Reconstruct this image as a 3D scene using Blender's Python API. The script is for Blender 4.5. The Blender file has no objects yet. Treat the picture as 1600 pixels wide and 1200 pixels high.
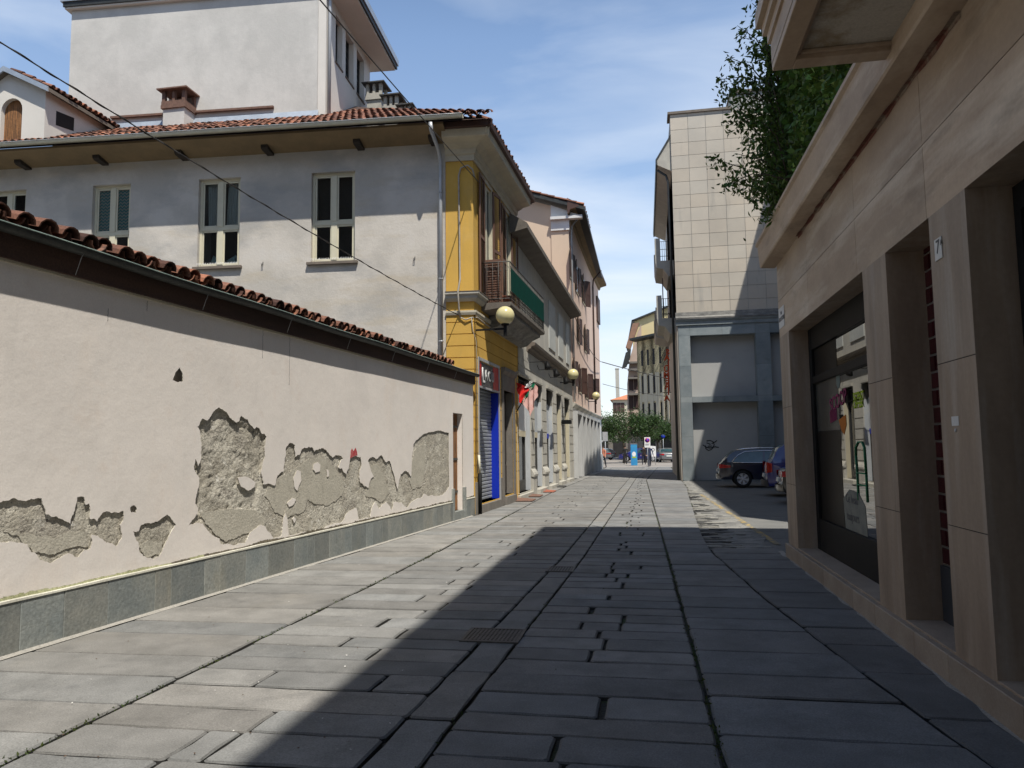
import bpy, bmesh, math, random
import numpy as np
from mathutils import Vector, Matrix, noise
from mathutils.geometry import delaunay_2d_cdt
R=math.radians; PI=math.pi
random.seed(7); rs=np.random.RandomState(7)
S=bpy.context.scene; C=S.collection
# ------------------------------------------------------------ camera, world, sun
F=1155.0; EYE=1.6
_p=math.atan(101/F); _r=R(.73); _y=math.atan(207/F)
FW=Vector((-math.sin(_y)*math.cos(_p),math.cos(_y)*math.cos(_p),math.sin(_p)))
_rt=Vector((math.cos(_y),math.sin(_y),0)); _up=_rt.cross(FW)
RT=math.cos(_r)*_rt-math.sin(_r)*_up; UP=math.cos(_r)*_up+math.sin(_r)*_rt
cam=bpy.data.cameras.new('camera'); cam.sensor_width=36; cam.lens=F/1600*36; cam.clip_end=2000; cam.clip_start=.05
co=bpy.data.objects.new('camera',cam); C.objects.link(co); S.camera=co
M4=Matrix.Identity(4)
for i in range(3): M4[i][0]=RT[i]; M4[i][1]=UP[i]; M4[i][2]=-FW[i]
M4[2][3]=EYE; co.matrix_world=M4
SUN=Vector((.29,-.43,1)).normalized()       # towards the sun
W=bpy.data.worlds.new("World"); S.world=W; W.use_nodes=True
nt=W.node_tree; nt.nodes.clear()
def N(t,nt_,**k):
    n=nt_.nodes.new(t)
    for a,b in k.items(): setattr(n,a,b)
    return n
wo=N('ShaderNodeOutputWorld',nt); bg=N('ShaderNodeBackground',nt); sky=N('ShaderNodeTexSky',nt)
sky.sky_type='NISHITA'; sky.sun_disc=False; sky.sun_elevation=math.asin(SUN.z); sky.sun_rotation=math.atan2(SUN.x,SUN.y)
sky.air_density=1.1; sky.dust_density=.35; sky.ozone_density=2.2
bg.inputs[1].default_value=.06
tc=N('ShaderNodeTexCoord',nt); mp=N('ShaderNodeMapping',nt); mp.inputs['Scale'].default_value=(1.2,2.2,5.0); mp.inputs['Rotation'].default_value=(.1,.25,.3)
nz=N('ShaderNodeTexNoise',nt); nz.inputs['Scale'].default_value=1.7; nz.inputs['Detail'].default_value=9; nz.inputs['Roughness'].default_value=.52; nz.inputs['Distortion'].default_value=.5
cr=N('ShaderNodeMapRange',nt); cr.inputs[1].default_value=.42; cr.inputs[2].default_value=.68; cr.inputs[3].default_value=0; cr.inputs[4].default_value=.95
sx=N('ShaderNodeSeparateXYZ',nt); hz=N('ShaderNodeMapRange',nt); hz.inputs[1].default_value=.62; hz.inputs[2].default_value=.02; hz.inputs[3].default_value=.10; hz.inputs[4].default_value=1.0
mu=N('ShaderNodeMath',nt,operation='MULTIPLY'); ad=N('ShaderNodeMath',nt,operation='ADD',use_clamp=True); m2=N('ShaderNodeMath',nt,operation='MULTIPLY'); m2.inputs[1].default_value=.42
mx=N('ShaderNodeMixRGB',nt); mx.inputs[2].default_value=(12.5,13.6,15,1)
L=nt.links.new
L(tc.outputs['Generated'],mp.inputs[0]); L(mp.outputs[0],nz.inputs[0]); L(nz.outputs[0],cr.inputs[0]); L(tc.outputs['Generated'],sx.inputs[0]); L(sx.outputs[2],hz.inputs[0])
L(cr.outputs[0],mu.inputs[0]); L(hz.outputs[0],mu.inputs[1]); L(hz.outputs[0],m2.inputs[0]); L(mu.outputs[0],ad.inputs[0]); L(m2.outputs[0],ad.inputs[1])
gz_=N('ShaderNodeMapRange',nt); gz_.inputs[1].default_value=.50; gz_.inputs[2].default_value=.86; gz_.inputs[3].default_value=2.5; gz_.inputs[4].default_value=.95
gm=N('ShaderNodeMixRGB',nt,blend_type='MULTIPLY'); gm.inputs[0].default_value=1; L(sx.outputs[2],gz_.inputs[0]); hs=N('ShaderNodeHueSaturation',nt); hs.inputs['Saturation'].default_value=1.12; L(sky.outputs[0],hs.inputs['Color']); L(hs.outputs[0],gm.inputs[1]); L(gz_.outputs[0],gm.inputs[2])
L(ad.outputs[0],mx.inputs[0]); L(gm.outputs[0],mx.inputs[1]); L(mx.outputs[0],bg.inputs[0]); L(bg.outputs[0],wo.inputs[0])
sl=bpy.data.lights.new('sun','SUN'); sl.energy=4.9; sl.angle=R(.53); sl.color=(1,.955,.87)
so=bpy.data.objects.new('sun',sl); C.objects.link(so); so.rotation_euler=SUN.to_track_quat('Z','Y').to_euler()
S.view_settings.view_transform='Standard'; S.view_settings.look='None'; S.view_settings.exposure=0.27; S.view_settings.gamma=1
# ------------------------------------------------------------ surveying helpers: a sight line met with a real plane of the place
O=Vector((0,0,EYE))
def ray(x,y): return FW+RT*((x-800)/F)+UP*((600-y)/F)
def onG(x,y,z=0): d=ray(x,y); return O+d*((z-EYE)/d.z)
def onX(x,y,X): d=ray(x,y); return O+d*(X/d.x)
def onY(x,y,Y): d=ray(x,y); return O+d*(Y/d.y)
class Fr:                                   # a facade: s runs along it, d outwards, z up
    def __init__(s,p,q,side=1):
        s.p=Vector((p[0],p[1],0)); v=Vector((q[0]-p[0],q[1]-p[1],0)); s.len=v.length; s.u=v.normalized(); s.n=Vector((s.u.y,-s.u.x,0))*side
    def P(s,a,d,z): return s.p+s.u*a+s.n*d+Vector((0,0,z))
    def hit(s,x,y,d=0):                     # (s,z) where the sight line meets the facade
        r=ray(x,y); o=s.p+s.n*d; t=(o-Vector((0,0,0))).dot(s.n)/r.dot(s.n); q=O+r*t
        return (q-s.p).dot(s.u), q.z
# ------------------------------------------------------------ materials
MATS={}
def _base(name):
    m=bpy.data.materials.new(name); m.use_nodes=True; t=m.node_tree; b=t.nodes['Principled BSDF']; return m,t,b
def mat(name,col,col2=None,rough=.85,scale=3.0,stretch=(1,1,1),bump=.0,bscale=40,metal=0,tint=False,fine=.12,fscale=60,contrast=(.35,.68),spots=None,spec=.3,streak=None,bdist=.02,coat=0,emit=None):
    """col/col2 mixed by large noise, fine speckle, optional streaks and spots, optional per-piece tint attribute"""
    m,t,b=_base(name); l=t.links.new
    tc=N('ShaderNodeTexCoord',t); mp=N('ShaderNodeMapping',t); mp.inputs['Scale'].default_value=stretch; l(tc.outputs['Object'],mp.inputs[0])
    n1=N('ShaderNodeTexNoise',t); n1.inputs['Scale'].default_value=scale; n1.inputs['Detail'].default_value=7; n1.inputs['Roughness'].default_value=.62; l(mp.outputs[0],n1.inputs[0])
    mr=N('ShaderNodeMapRange',t); mr.inputs[1].default_value=contrast[0]; mr.inputs[2].default_value=contrast[1]; l(n1.outputs[0],mr.inputs[0])
    mix=N('ShaderNodeMixRGB',t); mix.inputs[1].default_value=(*col,1); mix.inputs[2].default_value=(*(col2 or [c*.85 for c in col]),1); l(mr.outputs[0],mix.inputs[0])
    cur=mix.outputs[0]
    for sp in (streak or []):              # (colour, stretch, scale, lo, hi, amount)
        mp2=N('ShaderNodeMapping',t); mp2.inputs['Scale'].default_value=sp[1]; l(tc.outputs['Object'],mp2.inputs[0])
        n=N('ShaderNodeTexNoise',t); n.inputs['Scale'].default_value=sp[2]; n.inputs['Detail'].default_value=5; n.inputs['Roughness'].default_value=.6; l(mp2.outputs[0],n.inputs[0])
        r_=N('ShaderNodeMapRange',t); r_.inputs[1].default_value=sp[3]; r_.inputs[2].default_value=sp[4]; r_.inputs[3].default_value=0; r_.inputs[4].default_value=sp[5]; l(n.outputs[0],r_.inputs[0])
        mm=N('ShaderNodeMixRGB',t); mm.inputs[2].default_value=(*sp[0],1); l(r_.outputs[0],mm.inputs[0]); l(cur,mm.inputs[1]); cur=mm.outputs[0]
    n2=N('ShaderNodeTexNoise',t); n2.inputs['Scale'].default_value=fscale; n2.inputs['Detail'].default_value=3; l(tc.outputs['Object'],n2.inputs[0])
    r2=N('ShaderNodeMapRange',t); r2.inputs[1].default_value=.3; r2.inputs[2].default_value=.7; r2.inputs[3].default_value=1-fine; r2.inputs[4].default_value=1+fine; l(n2.outputs[0],r2.inputs[0])
    mm=N('ShaderNodeMixRGB',t,blend_type='MULTIPLY'); mm.inputs[0].default_value=1; l(cur,mm.inputs[1]); l(r2.outputs[0],mm.inputs[2]); cur=mm.outputs[0]
    if tint:
        at=N('ShaderNodeAttribute',t,attribute_name='Col'); mm=N('ShaderNodeMixRGB',t,blend_type='MULTIPLY'); mm.inputs[0].default_value=1; l(cur,mm.inputs[1]); l(at.outputs[0],mm.inputs[2]); cur=mm.outputs[0]
    l(cur,b.inputs['Base Color'])
    b.inputs['Roughness'].default_value=rough; b.inputs['Metallic'].default_value=metal; b.inputs['Specular IOR Level'].default_value=spec
    if coat: b.inputs['Coat Weight'].default_value=coat; b.inputs['Coat Roughness'].default_value=.06
    if emit: b.inputs['Emission Color'].default_value=(*emit[0],1); b.inputs['Emission Strength'].default_value=emit[1]
    if bump:
        n3=N('ShaderNodeTexNoise',t); n3.inputs['Scale'].default_value=bscale; n3.inputs['Detail'].default_value=6; n3.inputs['Roughness'].default_value=.65; l(tc.outputs['Object'],n3.inputs[0])
        bp=N('ShaderNodeBump',t); bp.inputs['Strength'].default_value=bump; bp.inputs['Distance'].default_value=bdist; l(n3.outputs[0],bp.inputs['Height']); l(bp.outputs[0],b.inputs['Normal'])
    return m
def glass_mat(name,tint=(.55,.6,.6),refl=1.0,rough=.0):
    m,t,b=_base(name); t.nodes.remove(b); l=t.links.new; out=[n for n in t.nodes if n.type=='OUTPUT_MATERIAL'][0]
    tr=N('ShaderNodeBsdfTransparent',t); tr.inputs[0].default_value=(*tint,1); gl=N('ShaderNodeBsdfGlossy',t); gl.inputs['Roughness'].default_value=rough; gl.inputs[0].default_value=(refl,refl,refl,1)
    fr=N('ShaderNodeFresnel',t); fr.inputs[0].default_value=1.52; ms=N('ShaderNodeMixShader',t); l(fr.outputs[0],ms.inputs[0]); l(tr.outputs[0],ms.inputs[1]); l(gl.outputs[0],ms.inputs[2]); l(ms.outputs[0],out.inputs[0])
    return m
MT={}
MT['render_plaster']=mat('render_plaster',(.80,.74,.68),(.72,.67,.62),scale=.9,contrast=(.38,.7),bump=.16,bscale=6,fine=.04,bdist=.03,streak=[((.78,.66,.55),(1,1,.35),1.3,.56,.8,.5),((.60,.56,.51),(4,4,.4),1.4,.6,.85,.45),((.66,.61,.56),(.7,.7,1.2),.9,.52,.72,.6),((.70,.60,.52),(1,1,1),3.5,.58,.75,.4)],spec=.15)
MT['mortar']=mat('mortar',(.49,.45,.37),(.38,.35,.29),scale=4,bump=.8,bscale=26,fine=.2,fscale=45,bdist=.03,streak=[((.60,.565,.48),(1,1,1),1.6,.50,.56,.6),((.36,.33,.28),(1,1,1),2.4,.56,.60,.6),((.16,.14,.12),(1,1,1),16,.60,.66,.8),((.68,.65,.58),(1,1,1),9,.63,.67,.8)])
MT['grey_render']=mat('grey_render',(.465,.435,.39),(.565,.525,.47),scale=.7,contrast=(.42,.58),bump=.3,bscale=14,fine=.06,streak=[((.47,.41,.32),(.5,.5,2.2),1.1,.52,.66,.6),((.33,.325,.315),(.6,.6,1.2),.9,.52,.68,.6),((.62,.61,.59),(1,1,1),.7,.6,.75,.4)],spec=.15)
MT['tower_render']=mat('tower_render',(.50,.485,.455),(.58,.56,.525),scale=.9,contrast=(.42,.6),bump=.2,bscale=10,fine=.06,streak=[((.42,.41,.385),(2.4,2.4,.35),.9,.52,.76,.35),((.66,.63,.58),(1,1,1),.8,.6,.78,.4)],spec=.15)
MT['tower_side']=mat('tower_side',(.70,.66,.60),(.62,.59,.54),scale=.8,fine=.05,spec=.15)  # paler than the tower front: sun on the street side put into the colour
MT['yellow']=mat('yellow',(.62,.38,.085),(.54,.335,.08),scale=1.2,fine=.05,bump=.1,bscale=25,streak=[((.44,.31,.12),(3,3,.3),1.6,.54,.8,.5),((.66,.46,.20),(1,1,1),1.1,.55,.75,.4)],spec=.2)
MT['cream']=mat('cream',(.56,.51,.39),(.46,.42,.33),scale=2.5,fine=.06,streak=[((.33,.30,.24),(1,1,4),3,.58,.8,.4)],spec=.2)
MT['molding']=mat('molding',(.44,.42,.36),(.36,.34,.30),scale=3,fine=.08)
MT['pink']=mat('pink',(.74,.56,.46),(.68,.52,.43),scale=.6,fine=.05,bump=.1,bscale=20,streak=[((.56,.43,.35),(3,3,.25),.9,.56,.8,.4)],spec=.15)
MT['peach']=mat('peach',(.62,.48,.355),(.56,.44,.33),scale=.5,fine=.05)
MT['white_stone']=mat('white_stone',(.66,.655,.64),(.56,.555,.54),scale=1.2,fine=.05,streak=[((.42,.41,.39),(3,3,.3),1.4,.55,.8,.5)])
MT['farwood']=mat('farwood',(.30,.17,.11),(.22,.13,.09),fine=0)
MT['baygrey']=mat('baygrey',(.46,.46,.45),(.38,.38,.37),scale=1.5,stretch=(1,1,.5),fine=.05)
MT['shopgrey']=mat('shopgrey',(.50,.475,.41),(.40,.385,.345),scale=.8,fine=.1,bump=.25,bscale=18,streak=[((.27,.26,.24),(2.5,2.5,.5),1.1,.54,.74,.6),((.58,.52,.38),(1,1,.6),.8,.55,.75,.5)])
MT['reveal_blue']=mat('reveal_blue',(.50,.52,.53),(.38,.40,.42),scale=1.2,stretch=(1,1,.5),fine=.08,streak=[((.60,.54,.38),(1,1,1),1.5,.6,.8,.5),((.2,.2,.2),(2,2,.5),1.4,.6,.78,.5)])
MT['reveal_ochre']=mat('reveal_ochre',(.57,.51,.36),(.47,.42,.31),scale=1.2,stretch=(1,1,.5),fine=.08)
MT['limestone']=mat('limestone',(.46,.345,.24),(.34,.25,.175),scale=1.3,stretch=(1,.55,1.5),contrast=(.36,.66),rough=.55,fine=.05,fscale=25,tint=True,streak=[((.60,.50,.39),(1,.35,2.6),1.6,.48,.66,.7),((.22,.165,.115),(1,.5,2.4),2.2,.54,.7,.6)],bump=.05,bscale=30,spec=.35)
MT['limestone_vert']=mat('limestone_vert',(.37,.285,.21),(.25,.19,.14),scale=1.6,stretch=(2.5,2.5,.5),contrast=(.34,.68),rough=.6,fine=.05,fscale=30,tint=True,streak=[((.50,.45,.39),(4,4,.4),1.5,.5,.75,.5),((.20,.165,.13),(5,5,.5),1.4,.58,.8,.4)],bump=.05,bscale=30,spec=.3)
MT['sillstone']=mat('sillstone',(.36,.30,.24),(.28,.22,.17),scale=3,rough=.5,fine=.1,tint=True)
MT['beigetile']=mat('beigetile',(.50,.45,.375),(.43,.39,.33),scale=.5,fine=.06,tint=True,rough=.7,streak=[((.22,.22,.21),(1.6,1.6,.22),1.0,.60,.80,.55),((.56,.49,.39),(1,1,1),.8,.55,.75,.4)])
MT['bluestone']=mat('bluestone',(.185,.215,.225),(.245,.27,.275),scale=1.6,contrast=(.4,.65),fine=.12,tint=True,rough=.6,streak=[((.10,.115,.12),(1,1,2),1.2,.56,.75,.6),((.33,.35,.345),(1,2,1),2.3,.62,.8,.4)])
MT['panelgrey']=mat('panelgrey',(.39,.385,.37),(.34,.34,.33),scale=.5,fine=.04,streak=[((.20,.205,.2),(1,1,1.5),.7,.58,.8,.4)])
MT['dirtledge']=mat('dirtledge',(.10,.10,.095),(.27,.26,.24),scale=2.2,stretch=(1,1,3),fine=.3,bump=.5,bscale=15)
MT['plinth']=mat('plinth',(.20,.215,.205),(.27,.275,.25),scale=3.2,contrast=(.36,.68),rough=.7,fine=.16,fscale=35,tint=True,bump=.5,bscale=28,bdist=.01,streak=[((.30,.275,.20),(1,1,.4),2,.56,.75,.5),((.12,.13,.12),(1,1,1),6,.6,.75,.5)])
MT['capmortar']=mat('capmortar',(.60,.58,.49),(.46,.44,.37),scale=5,fine=.15)
MT['moss']=mat('moss',(.075,.085,.03),(.035,.04,.02),scale=6,bump=.8,bscale=60,fine=.4)
MT['soilband']=mat('soilband',(.13,.11,.075),(.06,.05,.035),scale=8,bump=.8,bscale=60,fine=.4)
MT['mosslite']=mat('mosslite',(.33,.33,.19),(.22,.22,.12),scale=4,fine=.3)
MT['paver']=mat('paver',(.165,.162,.153),(.232,.227,.215),scale=2.3,contrast=(.35,.65),rough=.75,fine=.22,fscale=110,tint=True,bump=.6,bscale=45,bdist=.008,streak=[((.31,.29,.25),(1,1,1),1.1,.55,.78,.35),((.11,.11,.108),(1,1,1),3.1,.56,.74,.5),((.33,.32,.30),(1,1,1),14,.60,.72,.25)],spec=.25)
MT['joint']=mat('joint',(.045,.042,.034),(.075,.07,.055),scale=7,fine=.5,fscale=70,bump=.8,bscale=70,streak=[((.055,.085,.022),(1,1,1),1.3,.50,.60,.9)])
MT['asphalt']=mat('asphalt',(.15,.15,.143),(.19,.187,.175),scale=1.2,fine=.25,fscale=120,bump=.5,bscale=90,rough=.9,streak=[((.07,.07,.07),(1,1.6,1),1.5,.57,.7,.6),((.24,.235,.22),(.5,2,1),2.3,.63,.72,.5)])
MT['brokenasphalt']=mat('brokenasphalt',(.27,.262,.24),(.16,.158,.15),scale=2.6,stretch=(.6,1.7,1),contrast=(.46,.54),fine=.3,fscale=80,bump=1,bscale=18,rough=.95,bdist=.03,streak=[((.36,.35,.32),(.6,2,1),3.0,.60,.64,.8),((.035,.035,.03),(.6,2.4,1),3.6,.62,.65,.9)])
MT['square']=mat('square',(.22,.20,.18),(.29,.27,.24),scale=.25,stretch=(.3,1,1),fine=.1,fscale=30,streak=[((.30,.20,.16),(.1,1,1),.5,.56,.62,.6)])
MT['yellowpaint']=mat('yellowpaint',(.42,.29,.09),(.19,.18,.15),scale=5,contrast=(.40,.54),fine=.2,fscale=90)
MT['tile']=mat('tile',(.235,.105,.066),(.165,.08,.058),scale=6,fine=.25,tint=True,bump=.3,bscale=60,streak=[((.10,.085,.075),(1,1,1),5,.55,.72,.6),((.42,.26,.17),(1,1,1),8,.62,.75,.4)])
MT['darkmetal']=mat('darkmetal',(.055,.058,.055),(.035,.037,.036),scale=4,rough=.5,metal=.3,fine=.15)
MT['guttergreen']=mat('guttergreen',(.050,.054,.050),(.028,.030,.028),scale=5,rough=.55,fine=.2)
MT['verdigris']=mat('verdigris',(.33,.42,.38),(.2,.26,.24),scale=8,rough=.6)
MT['zinc']=mat('zinc',(.46,.47,.48),(.38,.39,.40),scale=3,rough=.42,metal=.25,fine=.06)
MT['creamgutter']=mat('creamgutter',(.66,.63,.50),(.56,.53,.42),scale=3,rough=.5,fine=.06)
MT['flash']=mat('flash',(.42,.47,.53),(.34,.38,.43),scale=3,rough=.45,metal=.4)
MT['brownboard']=mat('brownboard',(.085,.048,.035),(.05,.032,.026),scale=2,stretch=(1,.3,3),fine=.2)
MT['darkwood']=mat('darkwood',(.05,.04,.033),(.03,.025,.02),scale=4,fine=.2)
MT['soffit']=mat('soffit',(.25,.18,.10),(.19,.14,.08),scale=2,fine=.08)
MT['oldwood']=mat('oldwood',(.30,.14,.055),(.10,.055,.03),scale=4,stretch=(8,8,.5),contrast=(.4,.62),fine=.2,fscale=30)
MT['creamframe']=mat('creamframe',(.64,.60,.45),(.58,.54,.41),scale=3,rough=.45,fine=.03)
MT['brownstone']=mat('brownstone',(.19,.155,.125),(.14,.12,.10),scale=6,fine=.12)
MT['shutter']=mat('shutter',(.175,.095,.065),(.13,.075,.055),scale=3,stretch=(1,1,.5),rough=.55,fine=.08)
MT['shutterdark']=mat('shutterdark',(.075,.040,.032),(.055,.032,.028),scale=3,rough=.6,fine=.08)
MT['shutterwhite']=mat('shutterwhite',(.48,.49,.46),(.40,.41,.39),scale=3,rough=.6,fine=.06)
MT['brick']=mat('brick',(.20,.115,.085),(.14,.085,.065),scale=8,fine=.25,tint=True,bump=.4,bscale=50)
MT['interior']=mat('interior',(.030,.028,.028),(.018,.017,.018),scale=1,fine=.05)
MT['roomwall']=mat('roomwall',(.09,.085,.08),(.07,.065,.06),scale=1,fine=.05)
MT['pane']=glass_mat('pane',(.80,.84,.84))
MT['shopglass']=glass_mat('shopglass',(.75,.77,.75),.5)
MT['darkpane']=mat('darkpane',(.018,.022,.028),(.03,.035,.04),scale=1,rough=.08,fine=.02,spec=.6)
MT['globe']=mat('globe',(.62,.56,.30),(.57,.51,.27),scale=2,rough=.22,fine=.02,spec=.5)
MT['black']=mat('black',(.010,.010,.010),(.014,.014,.014),scale=4,rough=.55,fine=.1,spec=.12)
MT['cable']=mat('cable',(.035,.033,.03),(.07,.065,.06),scale=8,rough=.6)
MT['conduit']=mat('conduit',(.40,.37,.32),(.30,.27,.23),scale=6,rough=.6)
MT['rollsteel']=mat('rollsteel',(.36,.38,.39),(.26,.275,.285),scale=2,stretch=(1,1,5),rough=.5,metal=.3,fine=.08,streak=[((.5,.5,.5),(2,2,6),3,.6,.75,.4)])
MT['blue']=mat('blue',(.008,.03,.44),(.008,.028,.38),rough=.4,fine=.03)
MT['red']=mat('red',(.60,.025,.02),(.5,.02,.02),rough=.35,fine=.03)
MT['signgrey']=mat('signgrey',(.055,.055,.06),(.045,.045,.05),rough=.25,fine=.03)
MT['white']=mat('white',(.78,.78,.77),(.72,.72,.71),rough=.5,fine=.03)
MT['plaque']=mat('plaque',(.60,.60,.58),(.52,.52,.50),rough=.4,fine=.05)
MT['letter']=mat('letter',(.08,.085,.09),(.06,.06,.07),rough=.5,fine=.03)
MT['stonedoor']=mat('stonedoor',(.21,.19,.165),(.155,.14,.125),scale=3,fine=.12)
MT['orangered']=mat('orangered',(.62,.09,.025),(.5,.07,.02),rough=.4,fine=.04)
MT['terracotta']=mat('terracotta',(.36,.12,.07),(.27,.09,.06),scale=4,fine=.1)
MT['oldconcrete']=mat('oldconcrete',(.17,.15,.125),(.12,.105,.09),scale=2.5,fine=.15,bump=.3,bscale=20)
MT['doormat']=mat('doormat',(.14,.085,.065),(.20,.11,.08),scale=5,fine=.3)
MT['railgreen']=mat('railgreen',(.006,.05,.038),(.006,.042,.032),scale=3,rough=.95,spec=.05,fine=.08)
MT['iron']=mat('iron',(.06,.06,.055),(.09,.085,.08),scale=6,rough=.6,metal=.2,fine=.1)
MT['redglaze']=mat('redglaze',(.05,.006,.009),(.035,.005,.008),scale=6,rough=.25,fine=.15,tint=True)
MT['grate']=mat('grate',(.10,.095,.09),(.06,.055,.05),scale=9,rough=.5,metal=.5,fine=.2)
MT['paint']=mat('paint',(.014,.016,.018),(.014,.016,.018),rough=.8)
MT['redpaint']=mat('redpaint',(.42,.05,.06),(.5,.2,.18),scale=9,contrast=(.45,.6),rough=.8)
MT['glasscar']=mat('glasscar',(.02,.05,.055),(.04,.09,.095),scale=2,rough=.05,spec=.8,fine=.02)
MT['tyre']=mat('tyre',(.018,.018,.018),(.028,.028,.027),rough=.85,fine=.1)
MT['rim']=mat('rim',(.62,.62,.63),(.52,.52,.53),rough=.35,metal=.2,fine=.03)
MT['chrome']=mat('chrome',(.75,.76,.78),(.7,.7,.7),rough=.18,metal=.9,fine=.01)
MT['taillight']=mat('taillight',(.42,.008,.012),(.35,.006,.01),rough=.15,spec=.6,fine=.03)
MT['plate']=mat('plate',(.62,.62,.58),(.6,.6,.55),rough=.4,fine=.02)
def paint(name,c): return mat(name,c,[k*.9 for k in c],rough=.28,fine=.02,coat=1.0,spec=.5)
MT['carnavy']=paint('carnavy',(.010,.014,.035)); MT['carblue']=paint('carblue',(.014,.02,.17)); MT['carblack']=paint('carblack',(.012,.012,.013))
MT['carsilver']=paint('carsilver',(.14,.145,.15)); MT['carwhite']=paint('carwhite',(.5,.5,.5))
MT['bumper']=mat('bumper',(.04,.042,.045),(.05,.05,.055),rough=.6,fine=.06)
def leafmat(name,c,c2):
    m=mat(name,c,c2,scale=1.2,contrast=(.35,.65),rough=.5,fine=.1,tint=True,spec=.35); t=m.node_tree; b=t.nodes['Principled BSDF']
    b.inputs['Subsurface Weight'].default_value=0; tr=N('ShaderNodeBsdfTranslucent',t); ms=N('ShaderNodeMixShader',t); ms.inputs[0].default_value=.3
    out=[n for n in t.nodes if n.type=='OUTPUT_MATERIAL'][0]; src=b.inputs['Base Color'].links[0].from_socket
    t.links.new(src,tr.inputs[0]); t.links.new(b.outputs[0],ms.inputs[1]); t.links.new(tr.outputs[0],ms.inputs[2]); t.links.new(ms.outputs[0],out.inputs[0]); return m
MT['vineleaf']=leafmat('vineleaf',(.09,.175,.033),(.13,.22,.05)); MT['treeleaf']=leafmat('treeleaf',(.032,.070,.018),(.05,.095,.025)); MT['weed']=leafmat('weed',(.045,.075,.015),(.06,.085,.02))
MT['bark']=mat('bark',(.11,.085,.06),(.07,.055,.04),scale=6,stretch=(3,3,.6),fine=.25,bump=.6,bscale=25)
# ------------------------------------------------------------ mesh builder
class MB:
    def __init__(s): s.v=[]; s.f=[]; s.c=[]; s.sm=[]
    def add(s,vs,fs,col=(1,1,1),smooth=False):
        b=len(s.v); s.v+= [tuple(v) for v in vs]; s.f+=[tuple(i+b for i in f) for f in fs]; s.c+=[col]*len(fs); s.sm+=[smooth]*len(fs)
    def quad(s,a,b,c,d,col=(1,1,1)): s.add([a,b,c,d],[(0,1,2,3)],col)
    def box(s,x0,x1,y0,y1,z0,z1,col=(1,1,1)):
        s.hexa([(x0,y0,z0),(x1,y0,z0),(x1,y1,z0),(x0,y1,z0),(x0,y0,z1),(x1,y0,z1),(x1,y1,z1),(x0,y1,z1)],col)
    def hexa(s,p,col=(1,1,1)): s.add(p,[(0,3,2,1),(4,5,6,7),(0,1,5,4),(1,2,6,5),(2,3,7,6),(3,0,4,7)],col)
    def fbox(s,fr,s0,s1,d0,d1,z0,z1,col=(1,1,1)):
        P=fr.P; s.hexa([P(s0,d0,z0),P(s1,d0,z0),P(s1,d1,z0),P(s0,d1,z0),P(s0,d0,z1),P(s1,d0,z1),P(s1,d1,z1),P(s0,d1,z1)],col)
    def fprof(s,fr,s0,s1,prof,col=(1,1,1),m0=0,m1=0):   # profile (d,z) swept along s; m0/m1: mitre factor per unit d
        n=len(prof); a=[fr.P(s0-m0*d,d,z) for d,z in prof]; b=[fr.P(s1+m1*d,d,z) for d,z in prof]
        s.add(a+b,[(i,(i+1)%n,(i+1)%n+n,i+n) for i in range(n)]+[tuple(range(n))[::-1],tuple(range(n,2*n))],col)
    def prism(s,poly,w,col=(1,1,1)):       # poly: list of 3d points, w: extrude vector
        w=Vector(w); n=len(poly); a=[Vector(p) for p in poly]; b=[p+w for p in a]
        s.add(a+b,[tuple(range(n))[::-1],tuple(range(n,2*n))]+[(i,(i+1)%n,(i+1)%n+n,i+n) for i in range(n)],col)
    def tube(s,pts,r,n=8,col=(1,1,1),cap=True,radii=None):
        pts=[Vector(p) for p in pts]; vs=[]; fs=[]; k=len(pts); up=None
        for i,p in enumerate(pts):
            t=(pts[min(i+1,k-1)]-pts[max(i-1,0)]); t=t.normalized() if t.length>1e-9 else Vector((0,0,1))
            if up is None: up=t.orthogonal().normalized()
            else:
                up=up-t*up.dot(t); up=up.normalized() if up.length>1e-6 else t.orthogonal().normalized()
            w=t.cross(up); rr=radii[i] if radii else r
            for j in range(n): a=2*PI*j/n; vs.append(p+up*(rr*math.cos(a))+w*(rr*math.sin(a)))
        for i in range(k-1):
            for j in range(n): fs.append((i*n+j,i*n+(j+1)%n,(i+1)*n+(j+1)%n,(i+1)*n+j))
        if cap: fs+= [tuple(range(n))[::-1],tuple(range((k-1)*n,k*n))]
        s.add(vs,fs,col,True)
    def lathe(s,prof,c,axis=(0,0,1),n=24,col=(1,1,1)):   # prof: (r,h)
        ax=Vector(axis).normalized(); u=ax.orthogonal().normalized(); w=ax.cross(u); c=Vector(c); vs=[]; fs=[]
        for r_,h in prof:
            for j in range(n): a=2*PI*j/n; vs.append(c+ax*h+u*(r_*math.cos(a))+w*(r_*math.sin(a)))
        for i in range(len(prof)-1):
            for j in range(n): fs.append((i*n+j,i*n+(j+1)%n,(i+1)*n+(j+1)%n,(i+1)*n+j))
        s.add(vs,fs,col,True)
WL={}
def mkmesh(name,mb,m):
    me=bpy.data.meshes.new(name); me.from_pydata(mb.v,[],mb.f); 
    ms=m if isinstance(m,list) else [m]
    for k in ms: me.materials.append(MT[k] if isinstance(k,str) else k)
    if any(c!=(1,1,1) for c in mb.c):
        at=me.color_attributes.new('Col','FLOAT_COLOR','CORNER'); arr=[]
        for p,c in zip(me.polygons,mb.c): arr+= [c[0],c[1],c[2],1]*p.loop_total
        at.data.foreach_set('color',arr)
    else:
        at=me.color_attributes.new('Col','FLOAT_COLOR','CORNER'); at.data.foreach_set('color',[1.0]*4*len(me.loops))
    me.polygons.foreach_set('use_smooth',mb.sm)
    me.update(); return me
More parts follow.
